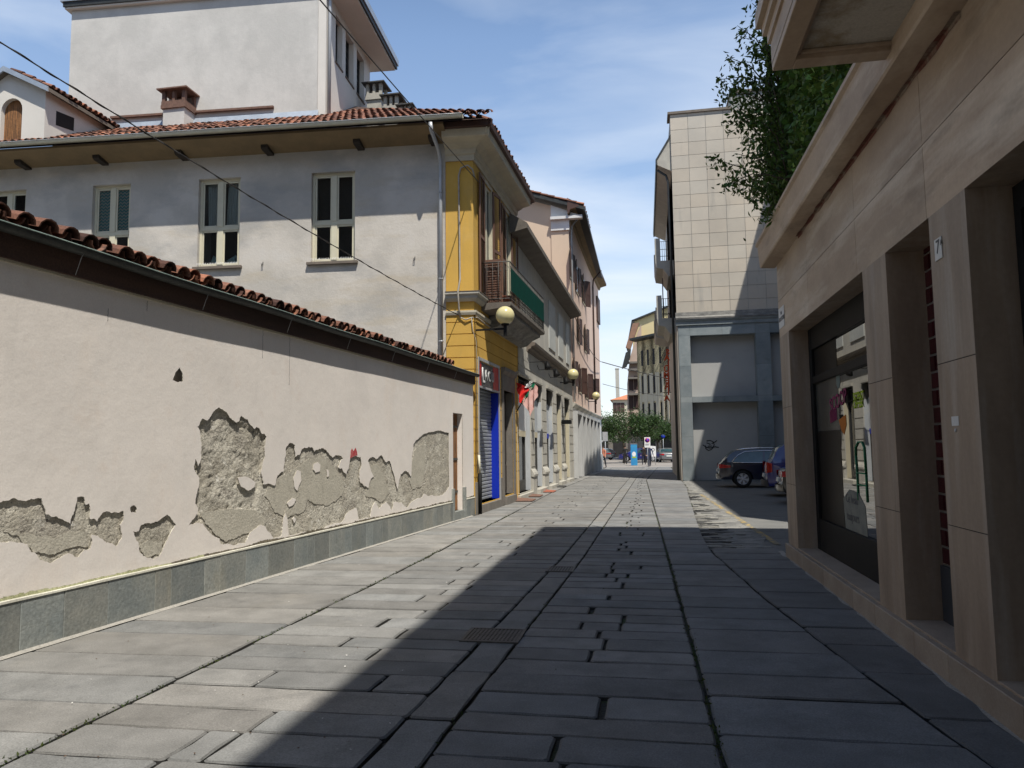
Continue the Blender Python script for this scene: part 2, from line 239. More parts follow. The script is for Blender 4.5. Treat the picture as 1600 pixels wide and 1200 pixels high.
def link(o,parent=None):
    C.objects.link(o)
    if parent is not None:
        o.parent=parent; pl=WL.get(parent.name,Vector((0,0,0))); o.location=-pl; WL[o.name]=Vector((0,0,0))
    else: WL[o.name]=Vector((0,0,0))
    return o
def obj(name,mb,m,parent=None,label=None):
    o=bpy.data.objects.new(name,mkmesh(name,mb,m)); link(o,parent)
    if label: o['label']=label
    return o
def bev(o,w=.01,seg=2):
    b=o.modifiers.new('bevel','BEVEL'); b.width=w; b.segments=seg; b.limit_method='ANGLE'; b.angle_limit=R(40); return o
def thing(name,label,cat,loc=(0,0,0),group=None):
    o=bpy.data.objects.new(name,None); C.objects.link(o); o.location=loc; o.empty_display_size=.2; WL[o.name]=Vector(loc)
    o['label']=label; o['category']=cat
    if group: o['group']=group
    return o
def tag(o,label,cat,group=None):
    o['label']=label; o['category']=cat
    if group: o['group']=group
    return o
def struct(o,kind='structure',label=None,cat=None):
    o['kind']=kind
    if label: o['label']=label
    if cat: o['category']=cat
    return o
def text(name,s,size,ext,m,parent,origin,right,up,center=False,bold=0.0,mirror=False):
    cu=bpy.data.curves.new('t','FONT'); cu.body=s; cu.size=size; cu.extrude=ext; cu.offset=bold; cu.resolution_u=3
    if center: cu.align_x='CENTER'
    t=bpy.data.objects.new('t',cu); C.objects.link(t); dg=bpy.context.evaluated_depsgraph_get(); me=bpy.data.meshes.new_from_object(t.evaluated_get(dg)); bpy.data.objects.remove(t)
    r_=Vector(right).normalized(); u_=Vector(up).normalized(); n_=r_.cross(u_)
    M=Matrix.Identity(4)
    for i in range(3): M[i][0]=r_[i]*(-1 if mirror else 1); M[i][1]=u_[i]; M[i][2]=n_[i]; M[i][3]=origin[i]
    me.transform(M); me.name=name; me.materials.clear(); me.materials.append(MT[m])
    at=me.color_attributes.new('Col','FLOAT_COLOR','CORNER'); at.data.foreach_set('color',[1.0]*4*len(me.loops))
    return link(bpy.data.objects.new(name,me),parent)
def rnd(a,b): return random.uniform(a,b)
def panel(mb,fr,s0,s1,z0,z1,holes=(),d=0,js=(),jz=(),gap=0,gd=.012,tintf=None,closed=0,nohz=()):
    """wall face in the facade frame with rectangular holes (s0,s1,z0,z1,depth) and optional joints"""
    cs=sorted(set([s0,s1]+[h[0] for h in holes]+[h[1] for h in holes]+[j for j in js if s0<j<s1])); cs=[c for c in cs if s0<=c<=s1]
    cz=sorted(set([z0,z1]+[h[2] for h in holes]+[h[3] for h in holes]+[j for j in jz if z0<j<z1])); cz=[c for c in cz if z0<=c<=z1]
    P=fr.P; js=set(js); jz=set(jz); tc={}
    for i in range(len(cs)-1):
        for k in range(len(cz)-1):
            a,b,c,e=cs[i],cs[i+1],cz[k],cz[k+1]; ms,mz=(a+b)/2,(c+e)/2
            if any(h[0]<ms<h[1] and h[2]<mz<h[3] for h in holes): continue
            key=(sum(1 for j in js if j<=a+1e-6),sum(1 for j in jz if j<=c+1e-6))
            if key not in tc: tc[key]=tintf() if tintf else (1,1,1)
            g=gap/2; a2=a+(g if a in js else 0); b2=b-(g if b in js else 0); c2=c+(g if c in jz else 0); e2=e-(g if e in jz else 0)
            q=[P(a2,d,c2),P(b2,d,c2),P(b2,d,e2),P(a2,d,e2)]; mb.quad(*q,tc[key])
            if gap:
                r_=[P(a2,d-gd,c2),P(b2,d-gd,c2),P(b2,d-gd,e2),P(a2,d-gd,e2)]
                if c in jz: mb.quad(q[0],q[1],r_[1],r_[0],tc[key])
                if e in jz: mb.quad(q[3],q[2],r_[2],r_[3],tc[key])
                if a in js: mb.quad(q[0],q[3],r_[3],r_[0],tc[key])
                if b in js: mb.quad(q[1],q[2],r_[2],r_[1],tc[key])
    for h in holes:
        dd=h[4] if len(h)>4 else .2
        if dd<=0: continue
        a,b,c,e=h[:4]
        A=[P(a,d,c),P(b,d,c),P(b,d,e),P(a,d,e)]; B=[P(a,d-dd,c),P(b,d-dd,c),P(b,d-dd,e),P(a,d-dd,e)]
        for i in range(4): mb.quad(A[i],A[(i+1)%4],B[(i+1)%4],B[i])
    if closed:
        A=[P(s0,d,z0),P(s1,d,z0),P(s1,d,z1),P(s0,d,z1)]; B=[P(s0,d-closed,z0),P(s1,d-closed,z0),P(s1,d-closed,z1),P(s0,d-closed,z1)]
        for i in (1,2,3): mb.quad(A[i],A[(i+1)%4],B[(i+1)%4],B[i])
def tint(a=.1,h=.04):
    def f():
        k=1+rnd(-a,a); q=rnd(-h,h); return (k*(1+q),k,k*(1-q))
    return f
def tiles(mb,o,u,v,nu,nv,pitch=.2,course=.34,seed=1,r=.085,lift=0):
    """barrel tiles: o first eave corner, u unit along the eave, v unit up the slope"""
    rn=random.Random(seed); u=Vector(u).normalized(); v=Vector(v).normalized(); w=u.cross(v); 
    if w.z<0: w=-w
    K=6
    for j in range(nv):
        for i in range(nu):
            for kind in (0,1):
                if kind==1 and j>0 and j<nv-1 and False: continue
                c=o+u*((i+(.5 if kind else 0))*pitch+rn.uniform(-.012,.012))+v*(j*course+rn.uniform(-.03,.04))+w*((0.035+rn.uniform(0,.02)) if kind==0 else 0.0)
                tilt=rn.uniform(-.03,.03); L_=course*1.22; r0=r*rn.uniform(.92,1.06); r1=r0*.8; th=.013
                t=rn.random(); base=(1,1,1) if t<.55 else ((.45,.46,.50) if t<.82 else (1.4,1.25,1.1)); k=rn.uniform(.6,1.25); col=tuple(b*k for b in base)
                vs=[]; fs=[]
                for (rr,al,ho) in ((r0,0,.018),(r1,L_,0)):
                    for q in range(K+1):
                        a=PI*q/K; ca,sa=math.cos(a),math.sin(a)
                        sg=1 if kind==0 else -1
                        vs.append(c+u*(rr*ca+tilt*al)+v*al+w*(sg*rr*sa*.95+ho+(.085 if kind==1 else 0)))
                    for q in range(K+1):
                        a=PI*q/K; ca,sa=math.cos(a),math.sin(a); sg=1 if kind==0 else -1; rq=rr-th
                        vs.append(c+u*(rq*ca+tilt*al)+v*al+w*(sg*rq*sa*.95+ho+(.085 if kind==1 else 0)))
                n=K+1
                for q in range(K):
                    fs.append((q,q+1,2*n+q+1,2*n+q)); fs.append((n+q,3*n+q,3*n+q+1,n+q+1)); fs.append((q,n+q,n+q+1,q+1))
                mb.add(vs,fs,col,False)
def leaves(name,pos,size,m,parent,seed=0,tintlo=.6,tinthi=1.3,droop=.4,asp=.45,clump=None):
    r_=np.random.RandomState(seed); n=len(pos); pos=np.asarray(pos,float)
    a=r_.normal(size=(n,3)); a[:,2]-=droop; a/=np.linalg.norm(a,axis=1)[:,None]
    b=r_.normal(size=(n,3)); b-=a*(a*b).sum(1)[:,None]; b/=np.linalg.norm(b,axis=1)[:,None]; c=np.cross(a,b)
    s=size*r_.uniform(.6,1.35,n)[:,None]
    p0=pos; p1=pos+a*s*.5+b*s*asp*.5+c*s*.10; p2=pos+a*s; p3=pos+a*s*.5-b*s*asp*.5+c*s*.10
    V=np.stack([p0,p1,p2,p3],1).reshape(-1,3); 
    me=bpy.data.meshes.new(name); me.vertices.add(4*n); me.vertices.foreach_set('co',V.ravel()); me.loops.add(6*n); me.polygons.add(2*n)
    idx=(np.arange(n)[:,None]*4+np.array([0,1,2,0,2,3])).ravel(); me.loops.foreach_set('vertex_index',idx); me.polygons.foreach_set('loop_start',np.arange(2*n)*3)
    me.update(calc_edges=True); me.materials.append(MT[m])
    t=r_.uniform(tintlo,tinthi,n); 
    if clump is not None: t=t*clump
    col=np.stack([t*r_.uniform(.85,1.25,n),t,t*.9,np.ones(n)],1); at=me.color_attributes.new('Col','FLOAT_COLOR','CORNER'); at.data.foreach_set('color',np.repeat(col,6,0).ravel())
    me.validate(); return link(bpy.data.objects.new(name,me),parent)
def lerp(pts):
    def f(y):
        if y<=pts[0][0]: 
            (a,b),(c,d)=pts[0],pts[1]; return b+(y-a)*(d-b)/(c-a)
        for (a,b),(c,d) in zip(pts,pts[1:]):
            if y<=c: return b+(y-a)*(d-b)/(c-a)
        return pts[-1][1]
    return f
# ------------------------------------------------------------ the ground
LWp=lambda y:-5.08+(y-5.2)*.0728
fLw=lerp([(-4,-5.75),(5.2,-5.08),(17.7,-4.17),(23.2,-3.98),(38,-3.68),(45,-3.6),(51,-3.45),(57,-3.26),(70,-3.1)])
fS1=lerp([(-4,-3.42),(3.45,-3.34),(9,-3.26),(18,-3.3),(26.6,-3.4),(40,-3.1),(60,-2.6)])
fG1=lerp([(-4,-1.70),(3.7,-1.48),(11,-1.25),(40,-.87),(60,-.1)])
fG2=lerp([(-4,-1.38),(4.3,-1.16),(11,-.95),(40,-.52),(60,.25)])
fR1=lerp([(-4,.42),(4,.345),(10.6,.28),(36.8,-.02),(60,.9)])
fC=lerp([(-4,2.0),(3.5,1.75),(5.6,1.47),(8.2,1.2),(11.8,.95),(14,.97),(18.8,1.13),(25,1.35),(30,1.55),(34,1.6),(60,1.9)])
fD=lerp([(-4,2.0),(12,1.99)])
g=MB(); g.quad((-300,-60,-.08),(300,-60,-.08),(300,500,-.08),(-300,500,-.08)); struct(obj('ground',g,'asphalt'))
g=MB(); ys=[-4,5.2,17.7,23.2,38,45,51,57,62]
for a,b in zip(ys,ys[1:]): g.quad((fLw(a)+.02,a,-.032),(2.1,a,-.032),(2.1,b,-.032),(fLw(b)+.02,b,-.032))
struct(obj('paving_joints',g,'joint'))
def stone(mb,q,z,col,fine=True,gap=.008,jit=.007):
    """q: four plan corners; a worn slab with rounded arrises"""
    c=sum((Vector((p[0],p[1],0)) for p in q),Vector())/4; out=[]
    tx,ty=rnd(-.004,.004),rnd(-.006,.006); n=4
    for i in range(n):
        a=Vector((*q[i],0)); b=Vector((*q[(i+1)%n],0)); e=b-a; L_=e.length
        if L_<1e-4: continue
        k=max(2,int(L_/.16)) if fine else 1
        nn=Vector((e.y,-e.x,0)).normalized()
        out.append(a+e*(min(.018,L_*.2)/L_) if fine else a)
        if fine:
            for t in range(1,k): out.append(a+e*(t/k)+nn*rnd(-jit,jit))
            out.append(b-e*(min(.018,L_*.2)/L_))
    def zz(p): return z+(p.x-c.x)*tx+(p.y-c.y)*ty
    m=len(out); ins=[]
    for p in out:
        d=(c-p); dl=max(d.length,1e-6); ins.append(p+d*(min(.014,dl*.3)/dl))
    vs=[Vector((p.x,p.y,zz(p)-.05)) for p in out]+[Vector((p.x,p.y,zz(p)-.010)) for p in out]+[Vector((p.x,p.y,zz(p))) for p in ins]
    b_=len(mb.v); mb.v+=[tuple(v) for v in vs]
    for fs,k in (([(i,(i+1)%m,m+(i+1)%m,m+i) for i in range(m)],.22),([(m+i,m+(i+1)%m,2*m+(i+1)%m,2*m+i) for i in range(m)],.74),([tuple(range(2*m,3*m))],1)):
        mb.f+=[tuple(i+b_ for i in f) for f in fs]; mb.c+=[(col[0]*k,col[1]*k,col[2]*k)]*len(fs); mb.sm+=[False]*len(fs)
def band(mb,fa,fb,y0,y1,cmin,cmax,heads,wide=.012,lng=.012,tone=(.88,1.12),blue=0,slope=0,jy=None):
    y=y0; last=None
    while y<y1:
        h=rnd(cmin,cmax)
        hs=heads if isinstance(heads,int) else random.choice(heads); fine=y<24
        e=.5*lng; cuts=[0]
        if hs>1:
            for t in range(1,hs):
                c=t/hs+rnd(-.13,.13)
                while last is not None and hs==2 and abs(c-last)<.05: c=t/hs+rnd(-.15,.15)
                cuts.append(c)
            last=cuts[1] if hs==2 else None
        cuts.append(1)
        sk=rnd(-.008,.008)
        for i in range(hs):
            w0=wide*rnd(.3,1.6)/2; w1=wide*rnd(.3,1.6)/2
            def X(t,yy,o): a,b=fa(yy)+e,fb(yy)-e; return a+(b-a)*t+o
            ya,yb=y+rnd(.003,.013),y+h-rnd(.003,.013)
            q=[(X(cuts[i],ya,0 if i==0 else w0),ya+slope*cuts[i]),(X(cuts[i+1],ya,0 if i==hs-1 else -w1),ya+slope*cuts[i+1]+sk*0),(X(cuts[i+1],yb,0 if i==hs-1 else -w1),yb+slope*cuts[i+1]),(X(cuts[i],yb,0 if i==0 else w0),yb+slope*cuts[i])]
            k=rnd(*tone); wv=rnd(-.025,.025)
            stone(mb,q,rnd(-.004,.004),(k*(1+wv-blue*.5),k,k*(1-wv+blue)),fine)
        y+=h
g=MB()
band(g,lambda y:fLw(y)+.05,fS1,-2,60,.42,.78,1,lng=.05,tone=(.86,1.22),slope=.05)
band(g,fS1,fG1,-2,60,.30,.44,[2,2,2,2,3,1],wide=.02,lng=.02,slope=.03,tone=(.80,1.15))
band(g,fG1,fG2,-2,60,.55,1.2,1,lng=.018,tone=(.92,1.1))
band(g,fG2,fR1,-2,60,.27,.42,[2,2,2,2,3,1],wide=.030,lng=.02,tone=(.78,1.10),blue=.03)
band(g,fR1,fC,-2,60,.40,.72,1,lng=.03,tone=(.78,1.02),blue=.04)
band(g,fC,fD,-2,11.9,.50,.9,1,lng=.008,tone=(.72,.86),blue=.03)
struct(obj('street_paving',g,'paver'))
# asphalt of the car park, its broken edge and the worn yellow line
g=MB(); g.quad((1.8,11.9,-.012),(30,11.9,-.012),(30,35.8,-.012),(1.8,35.8,-.012)); struct(obj('car_park_asphalt',g,'asphalt'))
g=MB(); n=60; ya=[11.9+i*(35.8-11.9)/n for i in range(n+1)]; rows=[]
for y in ya:
    a=fC(y)-.03+rnd(0,.10); b=1.95+.25*noise.noise(Vector((y*.9,3,0)))
    rows.append([(a+(b-a)*t/5,y,-.02+.018*noise.noise(Vector((y*3,t*2,1)))+.003*t) for t in range(6)])
for r0,r1 in zip(rows,rows[1:]):
    for t in range(5): g.quad(r0[t],r0[t+1],r1[t+1],r1[t])
struct(obj('broken_asphalt_edge',g,'brokenasphalt'))
g=MB(); pa,pb=onG(1095,772),onG(1215,850); 
for i in range(24):
    t0,t1=i/24,(i+1)/24; 
    if i in (5,11,17): t1-=.015
    A=pa+(pb-pa)*t0; B=pa+(pb-pa)*t1; w=.055
    g.quad((A.x-w,A.y,-.004),(A.x+w,A.y,-.004),(B.x+w,B.y,-.004),(B.x-w,B.y,-.004))
struct(obj('yellow_line',g,'yellowpaint'))
g=MB(); g.quad((-60,60,-.01),(60,60,-.01),(60,150,-.01),(-60,150,-.01)); struct(obj('square_paving',g,'square'))
g=MB()                                     # rim of cement at the foot of both walls
for i in range(60):
    y0=2+i*.165; y1=y0+.165
    g.quad((1.99,y0,.012),(1.99,y1,.012),(1.93-.05*noise.noise(Vector((y1*3,0,0))),y1,.001),(1.93-.05*noise.noise(Vector((y0*3,0,0))),y0,.001))
for i in range(100):
    y0=2+i*.155; y1=y0+.155
    g.quad((fLw(y0)+.02,y0,.02),(fLw(y0)+.075+.02*noise.noise(Vector((y0*4,5,0))),y0,.002),(fLw(y1)+.075+.02*noise.noise(Vector((y1*4,5,0))),y1,.002),(fLw(y1)+.02,y1,.02))
struct(obj('cement_fillet',g,mat('cement',(.33,.31,.275),(.30,.285,.255),scale=7,fine=.2,bump=.5,bscale=40)))
g=MB(); rn=random.Random(12)               # loose flakes of asphalt and bare concrete along the broken edge
for i in range(150):
    y=12.2+(rn.random()**1.3)*16; x=fC(y)+.05+abs(rn.gauss(0,.22)); w=rn.uniform(.05,.30); d=rn.uniform(.02,.08)*(1+y*.03); n=9; z=-.008+rn.uniform(0,.012); lig=rn.random()<.45
    c=(2.0,1.95,1.85) if lig else ((.35,.35,.36) if rn.random()<.6 else (.9,.9,.9)); rr=[rn.uniform(.55,1.1) for _ in range(n)]
    P_=[(x+w*rr[k]*math.cos(2*PI*k/n),y+d*rr[k]*math.sin(2*PI*k/n)) for k in range(n)]
    g.add([(a,b,z) for a,b in P_]+[(a,b,-.03) for a,b in P_],[tuple(range(n))]+[(k,(k+1)%n,(k+1)%n+n,k+n) for k in range(n)],c)
struct(obj('loose_asphalt_flakes',g,mat('flakes',(.15,.148,.14),(.12,.118,.11),scale=9,fine=.25,tint=True,bump=.6,bscale=50)),'stuff','loose flakes of broken asphalt and concrete at the paving edge','rubble')
g=MB()
for i in range(230):
    y=2.6+10*rn.random()**1.6; x=rn.uniform(fLw(y)+.1,fG1(y)); a=rn.uniform(0,6.3); q=rn.uniform(.004,.010); wh=rn.random()<.45
    c=(1,1,.98) if wh else (.12,.07,.04); g.add([(x+q*math.cos(a+k*2.1),y+q*math.sin(a+k*2.1),.008+.002*k) for k in range(3)],[(0,1,2)],c)
struct(obj('fallen_petals',g,mat('petal',(.6,.58,.55),(.6,.58,.55),tint=True)),'stuff','tiny pale petals and brown crumbs scattered on the sunlit paving','litter')
# moss and weeds in the seams
pts=[];
for f,w,a,b,dn in ((fR1,.016,2.5,12,700),(fS1,.02,3,18,1500),(fG2,.01,3,8,120)):
    for i in range(dn):
        y=rnd(a,b)
        if noise.noise(Vector((y*1.3,f(5)*3,0)))>-.12: pts.append((f(y)+random.gauss(0,w),y,-.012+abs(random.gauss(0,.007))))
for i in range(1100):
    y=rnd(3.2,10); x=rnd(fS1(y),fR1(y))
    if noise.noise(Vector((x*4,y*4,9)))>.42: pts.append((x,y,-.014))
struct(leaves('joint_moss',pts,.022,'weed',None,3,.5,1.2,-.5,.45),'stuff','green moss and small weeds growing in the joints of the paving','moss')
# ------------------------------------------------------------ plastered wall on the left
LW=Fr((-5.08-7.2*.0728,-2),(-4.165,17.77)); LWl=LW.len
wall=thing('garden_wall','long pale plastered boundary wall with peeling patches and tiled coping','wall',(-5.2,3,0))
TOP=3.20
dr0=LW.hit(708,700)[0]; dr1=LW.hit(723,700)[0]
sofs=(dr0,dr1,.21,2.43)
def wallpt(z,pxs):
    return [LW.hit(x,y) for x,y in pxs]
z1=lambda L_:[(x/3,600+y/3) for x,y in L_]; z2=lambda L_:[(400+x/4,600+y/4) for x,y in L_]
P1=z1([(-90,600),(-60,560),(0,555),(60,535),(130,545),(195,535),(205,570),(215,610),(260,620),(300,640),(330,655),(345,610),(358,560),(362,530),(395,530),(400,565),(418,560),(420,630),(455,645),(490,600),(520,605),(580,595),(578,640),(560,660),(572,720),(545,760),(500,745),(460,710),(430,705),(425,770),(395,775),(370,810),(330,795),(270,820),(230,838),(190,825),(150,790),(130,750),(60,740),(0,738),(-60,735)])
P2=z1([(625,690),(650,690),(665,660),(720,650),(785,612),(825,660),(800,700),(770,760),(745,810),(720,825),(690,815),(655,790),(648,740),(630,710)])
P4=z1([(610,580),(630,568),(642,588),(637,605),(615,602)])
P3=z1([(925,200),(945,165),(975,170),(1000,130),(1025,110),(1060,130),(1100,175),(1120,175),(1130,150),(1160,165),(1190,210),(1215,205),(1225,230),(1250,245),(1240,300),(1240,350),(1225,420),(1235,470),(1290,475),(1300,430),(1330,410),(1335,350),(1340,300),(1365,275),(1383,285)])+z2([(245,370),(247,455),(275,440),(285,410),(310,400),(350,395),(365,425),(390,410),(420,400),(445,425),(480,460),(520,445),(545,465),(515,520),(540,530),(565,570),(580,530),(590,460),(620,450),(655,455),(660,510),(645,560),(650,610),(680,640),(705,650),(720,590),(738,580),(700,480),(720,460),(750,470),(785,445),(815,490),(835,480),(850,530),(870,600),(885,655),(905,560),(930,545),(950,550),(970,580),(975,450),(985,375),(1020,335),(1080,300),(1140,290),(1170,295),(1205,306),(1207,640),(1195,660),(1170,690),(1130,700),(1080,700),(1055,685),(1040,705),(1000,720),(960,750),(945,770),(910,740),(860,735),(850,790),(815,735),(770,780),(745,735),(720,800),(715,835),(640,845),(630,780),(600,785),(555,830),(540,860),(450,885),(380,905),(320,925),(205,950),(198,870),(185,790),(170,860),(160,945),(110,965),(90,930),(60,890),(30,880)])+z1([(1220,662),(1170,700),(1150,745),(1090,755),(1035,750),(1030,725),(1000,710),(960,670),(935,650),(885,665),(910,630),(930,580),(915,560),(920,520),(935,440),(910,400),(915,350),(930,385),(943,350),(945,290),(940,240)])
ISL=[z1([(1115,440),(1160,435),(1200,460),(1190,485),(1165,500),(1130,480)]),z2([(360,500),(385,488),(405,505),(400,545),(375,555),(358,535)]),z2([(255,540),(280,545),(285,600),(260,668),(240,640),(235,590)]),z2([(440,535),(455,540),(458,575),(445,580)]),z2([(195,745),(230,712),(252,722),(240,748),(208,768)]),z2([(230,845),(240,830),(250,850),(238,870)])]
def rough(poly,amp=.012,it=3,seed=1):
    rn=random.Random(seed); p=[Vector((a,b)) for a,b in poly]
    for k in range(it):
        q=[]; n=len(p)
        for i in range(n):
            a,b=p[i],p[(i+1)%n]; e=b-a; L_=e.length; q.append(a)
            if L_>.022: q.append((a+b)/2+Vector((-e.y,e.x))/max(L_,1e-6)*rn.uniform(-1,1)*min(amp/(k*.7+1),L_*.16))
        p=q
    return p
def fillcurve(name,splines,ext,m,parent,fr,d):
    cu=bpy.data.curves.new('c','CURVE'); cu.dimensions='2D'; cu.fill_mode='BOTH'; cu.extrude=ext/2; cu.resolution_u=1
    for sp in splines:
        s_=cu.splines.new('POLY'); s_.points.add(len(sp)-1); s_.use_cyclic_u=True
        for i,p in enumerate(sp): s_.points[i].co=(p[0],p[1],0,1)
    t=bpy.data.objects.new('c',cu); C.objects.link(t); dg=bpy.context.evaluated_depsgraph_get(); me=bpy.data.meshes.new_from_object(t.evaluated_get(dg)); bpy.data.objects.remove(t)
    M=Matrix.Identity(4)
    for i in range(3): M[i][0]=fr.u[i]; M[i][1]=(0,0,1)[i]; M[i][2]=fr.n[i]; M[i][3]=(fr.p+fr.n*(d-ext/2))[i]
    me.transform(M); me.name=name; me.materials.clear(); me.materials.append(MT[m])
    at=me.color_attributes.new('Col','FLOAT_COLOR','CORNER'); at.data.foreach_set('color',[1.0]*4*len(me.loops))
    me.materials.append(MT['mortar'])
    for p in me.polygons:
        p.use_smooth=False; p.material_index=1 if (abs(p.normal.dot(fr.n))<.5 and p.center.z>.3) else 0
    return link(bpy.data.objects.new(name,me),parent)
outer=[(0,.0),(dr0,.0),(dr0,2.43),(dr1,2.43),(dr1,.0),(LWl,.0),(LWl,TOP),(0,TOP)]
hp=[rough(wallpt(0,P),seed=k,amp=a) for k,(P,a) in enumerate(((P1,.016),(P2,.014),(P4,.008),(P3,.02)))]
nick=rough([LW.hit(x,y) for x,y in ((270,594),(274,582),(281,574),(285,582),(286,596),(279,598))],.006,2,9)
fillcurve('plaster',[outer]+hp+[nick],.011,'render_plaster',wall,LW,0)
for k,i_ in enumerate(ISL):
    fillcurve('plaster_flake',[rough(wallpt(0,i_),.008,2,k+20)],.014,'render_plaster',wall,LW,-.002)
MT['undercoat']=mat('undercoat',(.51,.475,.395),(.43,.40,.33),scale=5,fine=.18,bump=.6,bscale=32,bdist=.015,streak=[((.30,.27,.23),(1,1,1),10,.62,.68,.6)])
for k,U in enumerate((z2([(100,600),(190,560),(260,520),(330,470),(440,470),(500,520),(560,620),(540,700),(450,760),(330,720),(300,800),(200,840),(120,800),(60,700)]),z2([(990,420),(1050,360),(1060,480),(1040,640),(980,660),(960,600)]),z1([(940,600),(1200,590),(1260,640),(1180,700),(1060,740),(1000,690)]),z1([(20,680),(130,700),(250,720),(400,690),(420,760),(260,800),(150,770)]),z2([(700,520),(760,500),(800,560),(840,680),(780,740),(690,700)]),z1([(650,760),(700,730),(770,740),(750,800),(690,812)]))):
    fillcurve('undercoat',[rough(wallpt(0,U),.03,4,k+60)],.004,'undercoat',wall,LW,-.0118)
g=MB(); ns,nz=420,70                         # rough mortar under the plaster
deep=[LW.hit(x,y) for x,y in z1([(940,180),(1025,115),(1120,170),(1245,250),(1230,430),(1200,600),(1100,590),(930,640),(925,400)])]
def inpoly(p,poly):
    c=False; n=len(poly)
    for i in range(n):
        a,b=poly[i],poly[(i+1)%n]
        if (a[1]>p[1])!=(b[1]>p[1]) and p[0]<(b[0]-a[0])*(p[1]-a[1])/(b[1]-a[1])+a[0]: c=not c
    return c
sA,sB=6.5,LWl-.02
def md(a,z):
    v=Vector((a*7,z*7,0)); h=.006*noise.noise(v)+.006*noise.noise(v*3.1)
    k=-.019
    if inpoly((a,z),deep): k-=.018; h*=2.2; h+=.008*noise.noise(v*5)
    return min(k+h,-.004)
grid=[]
for i in range(ns+1):
    a=sA+(sB-sA)*i/ns
    for k in range(nz+1): z=.3+k*(2.25-.3)/nz; grid.append(LW.P(a,md(a,z),z))
fs=[]
for i in range(ns):
    a=sA+(sB-sA)*(i+.5)/ns
    if dr0-.03<a<dr1+.03: continue
    for k in range(nz): q=i*(nz+1)+k; fs.append((q,q+nz+1,q+nz+2,q+1))
g.add(grid,fs,(1,1,1),True); obj('mortar',g,'mortar',wall)
g=MB(); g.fbox(LW,0,dr0,-.45,-.07,0,TOP+.1); g.fbox(LW,dr1,LWl,-.45,-.07,0,TOP+.1); g.fbox(LW,dr0,dr1,-.45,-.07,2.43,TOP+.1); g.fbox(LW,dr0,dr1,-.45,-.07,0,.2)
g.fbox(LW,dr0-.06,dr0,-.07,-.017,.2,2.43); g.fbox(LW,dr1,dr1+.05,-.07,-.017,.2,2.43); g.fbox(LW,dr0,dr1,-.07,-.017,2.43,2.5)
obj('wall_core',g,'render_plaster',wall)
g=MB(); dd=-.13                              # small old door in the wall
for k in range(5):
    w=(dr1-dr0)/5; g.fbox(LW,dr0+k*w+.004,dr0+(k+1)*w-.004,dd-.04,dd-rnd(0,.006),.2,2.43)
dro=obj('door',g,'oldwood',wall); g=MB(); 
for z in (.6,1.35,2.1): g.fbox(LW,dr0+.02,dr1-.02,dd,dd+.012,z,z+.05)
obj('hinge',g,'darkmetal',dro)
g=MB(); g.fbox(LW,dr0-.0,dr0+.04,-.128,-.02,.2,2.43); obj('door_post',g,'darkwood',wall)
g=MB(); s=0; 
while s<LWl-.02:
    w=rnd(.32,.62) if rnd(0,1)<.75 else rnd(.18,.3); e=min(s+w,LWl)
    top=.42
    k=rnd(.80,1.15); q=rnd(-.03,.04); c=(k*(1+q),k,k*(1-q))
    if s<dr0-.12<e: e=dr0-.12
    if not (dr0-.15<(s+e)/2<dr1+.1): g.fbox(LW,s+.0015,e-.0015,-.02,.028+rnd(0,.003),-.05,top,c)
    s=e
g.fbox(LW,dr0-.12,dr0,-.02,.04,-.05,.72,(1.1,1.1,1.1)); g.fbox(LW,dr0,dr1,-.3,.035,-.05,.20,(1,1,1)); g.fbox(LW,dr1,dr1+.14,-.02,.04,-.05,.72,(1.15,1.15,1.15))
bev(obj('plinth',g,'plinth',wall),.004,1)
g=MB(); n=150                                # mortar cap and grime line above the plinth
for a,b in ((0,dr0-.12),(dr1+.14,LWl)):
    k=int((b-a)/.12)
    for i in range(k):
        s0=a+(b-a)*i/k; s1=a+(b-a)*(i+1)/k; h0=.014+.006*noise.noise(Vector((s0*2,0,0))); h1=.014+.006*noise.noise(Vector((s1*2,0,0)))
        g.add([LW.P(s0,-.015,.42),LW.P(s1,-.015,.42),LW.P(s1,.036,.42),LW.P(s0,.036,.42),LW.P(s0,-.015,.435+h0),LW.P(s1,-.015,.435+h1),LW.P(s1,.034,.424+h1),LW.P(s0,.034,.424+h0)],[(4,5,6,7),(3,2,6,7)])
obj('plinth_cap',g,'capmortar',wall)
g=MB()
for i in range(420):
    s0=i*LWl/420; s1=s0+LWl/420
    if dr0-.12<s0<dr1+.14: continue
    far=max(0,min(1,(s0-10.0)/2.5)); h=.012+.03*max(0,noise.noise(Vector((s0*1.7,1,0)))+.35)+.03*far*abs(noise.noise(Vector((s0*6,2,0))))
    g.add([LW.P(s0,.006,.43),LW.P(s1,.006,.43),LW.P(s1,.003,.44+h),LW.P(s0,.003,.44+h*rnd(.6,1.3)),LW.P(s0,.018,.432),LW.P(s1,.018,.432)],[(4,5,2,3)],(1,1,1))
o=obj('grime_line',g,['soilband','mosslite'],wall)
for p in o.data.polygons:
    c=(p.center-LW.p).dot(LW.u); p.material_index=0 if c>9.6+1.0*noise.noise(Vector((c*2,0,0))) else 1
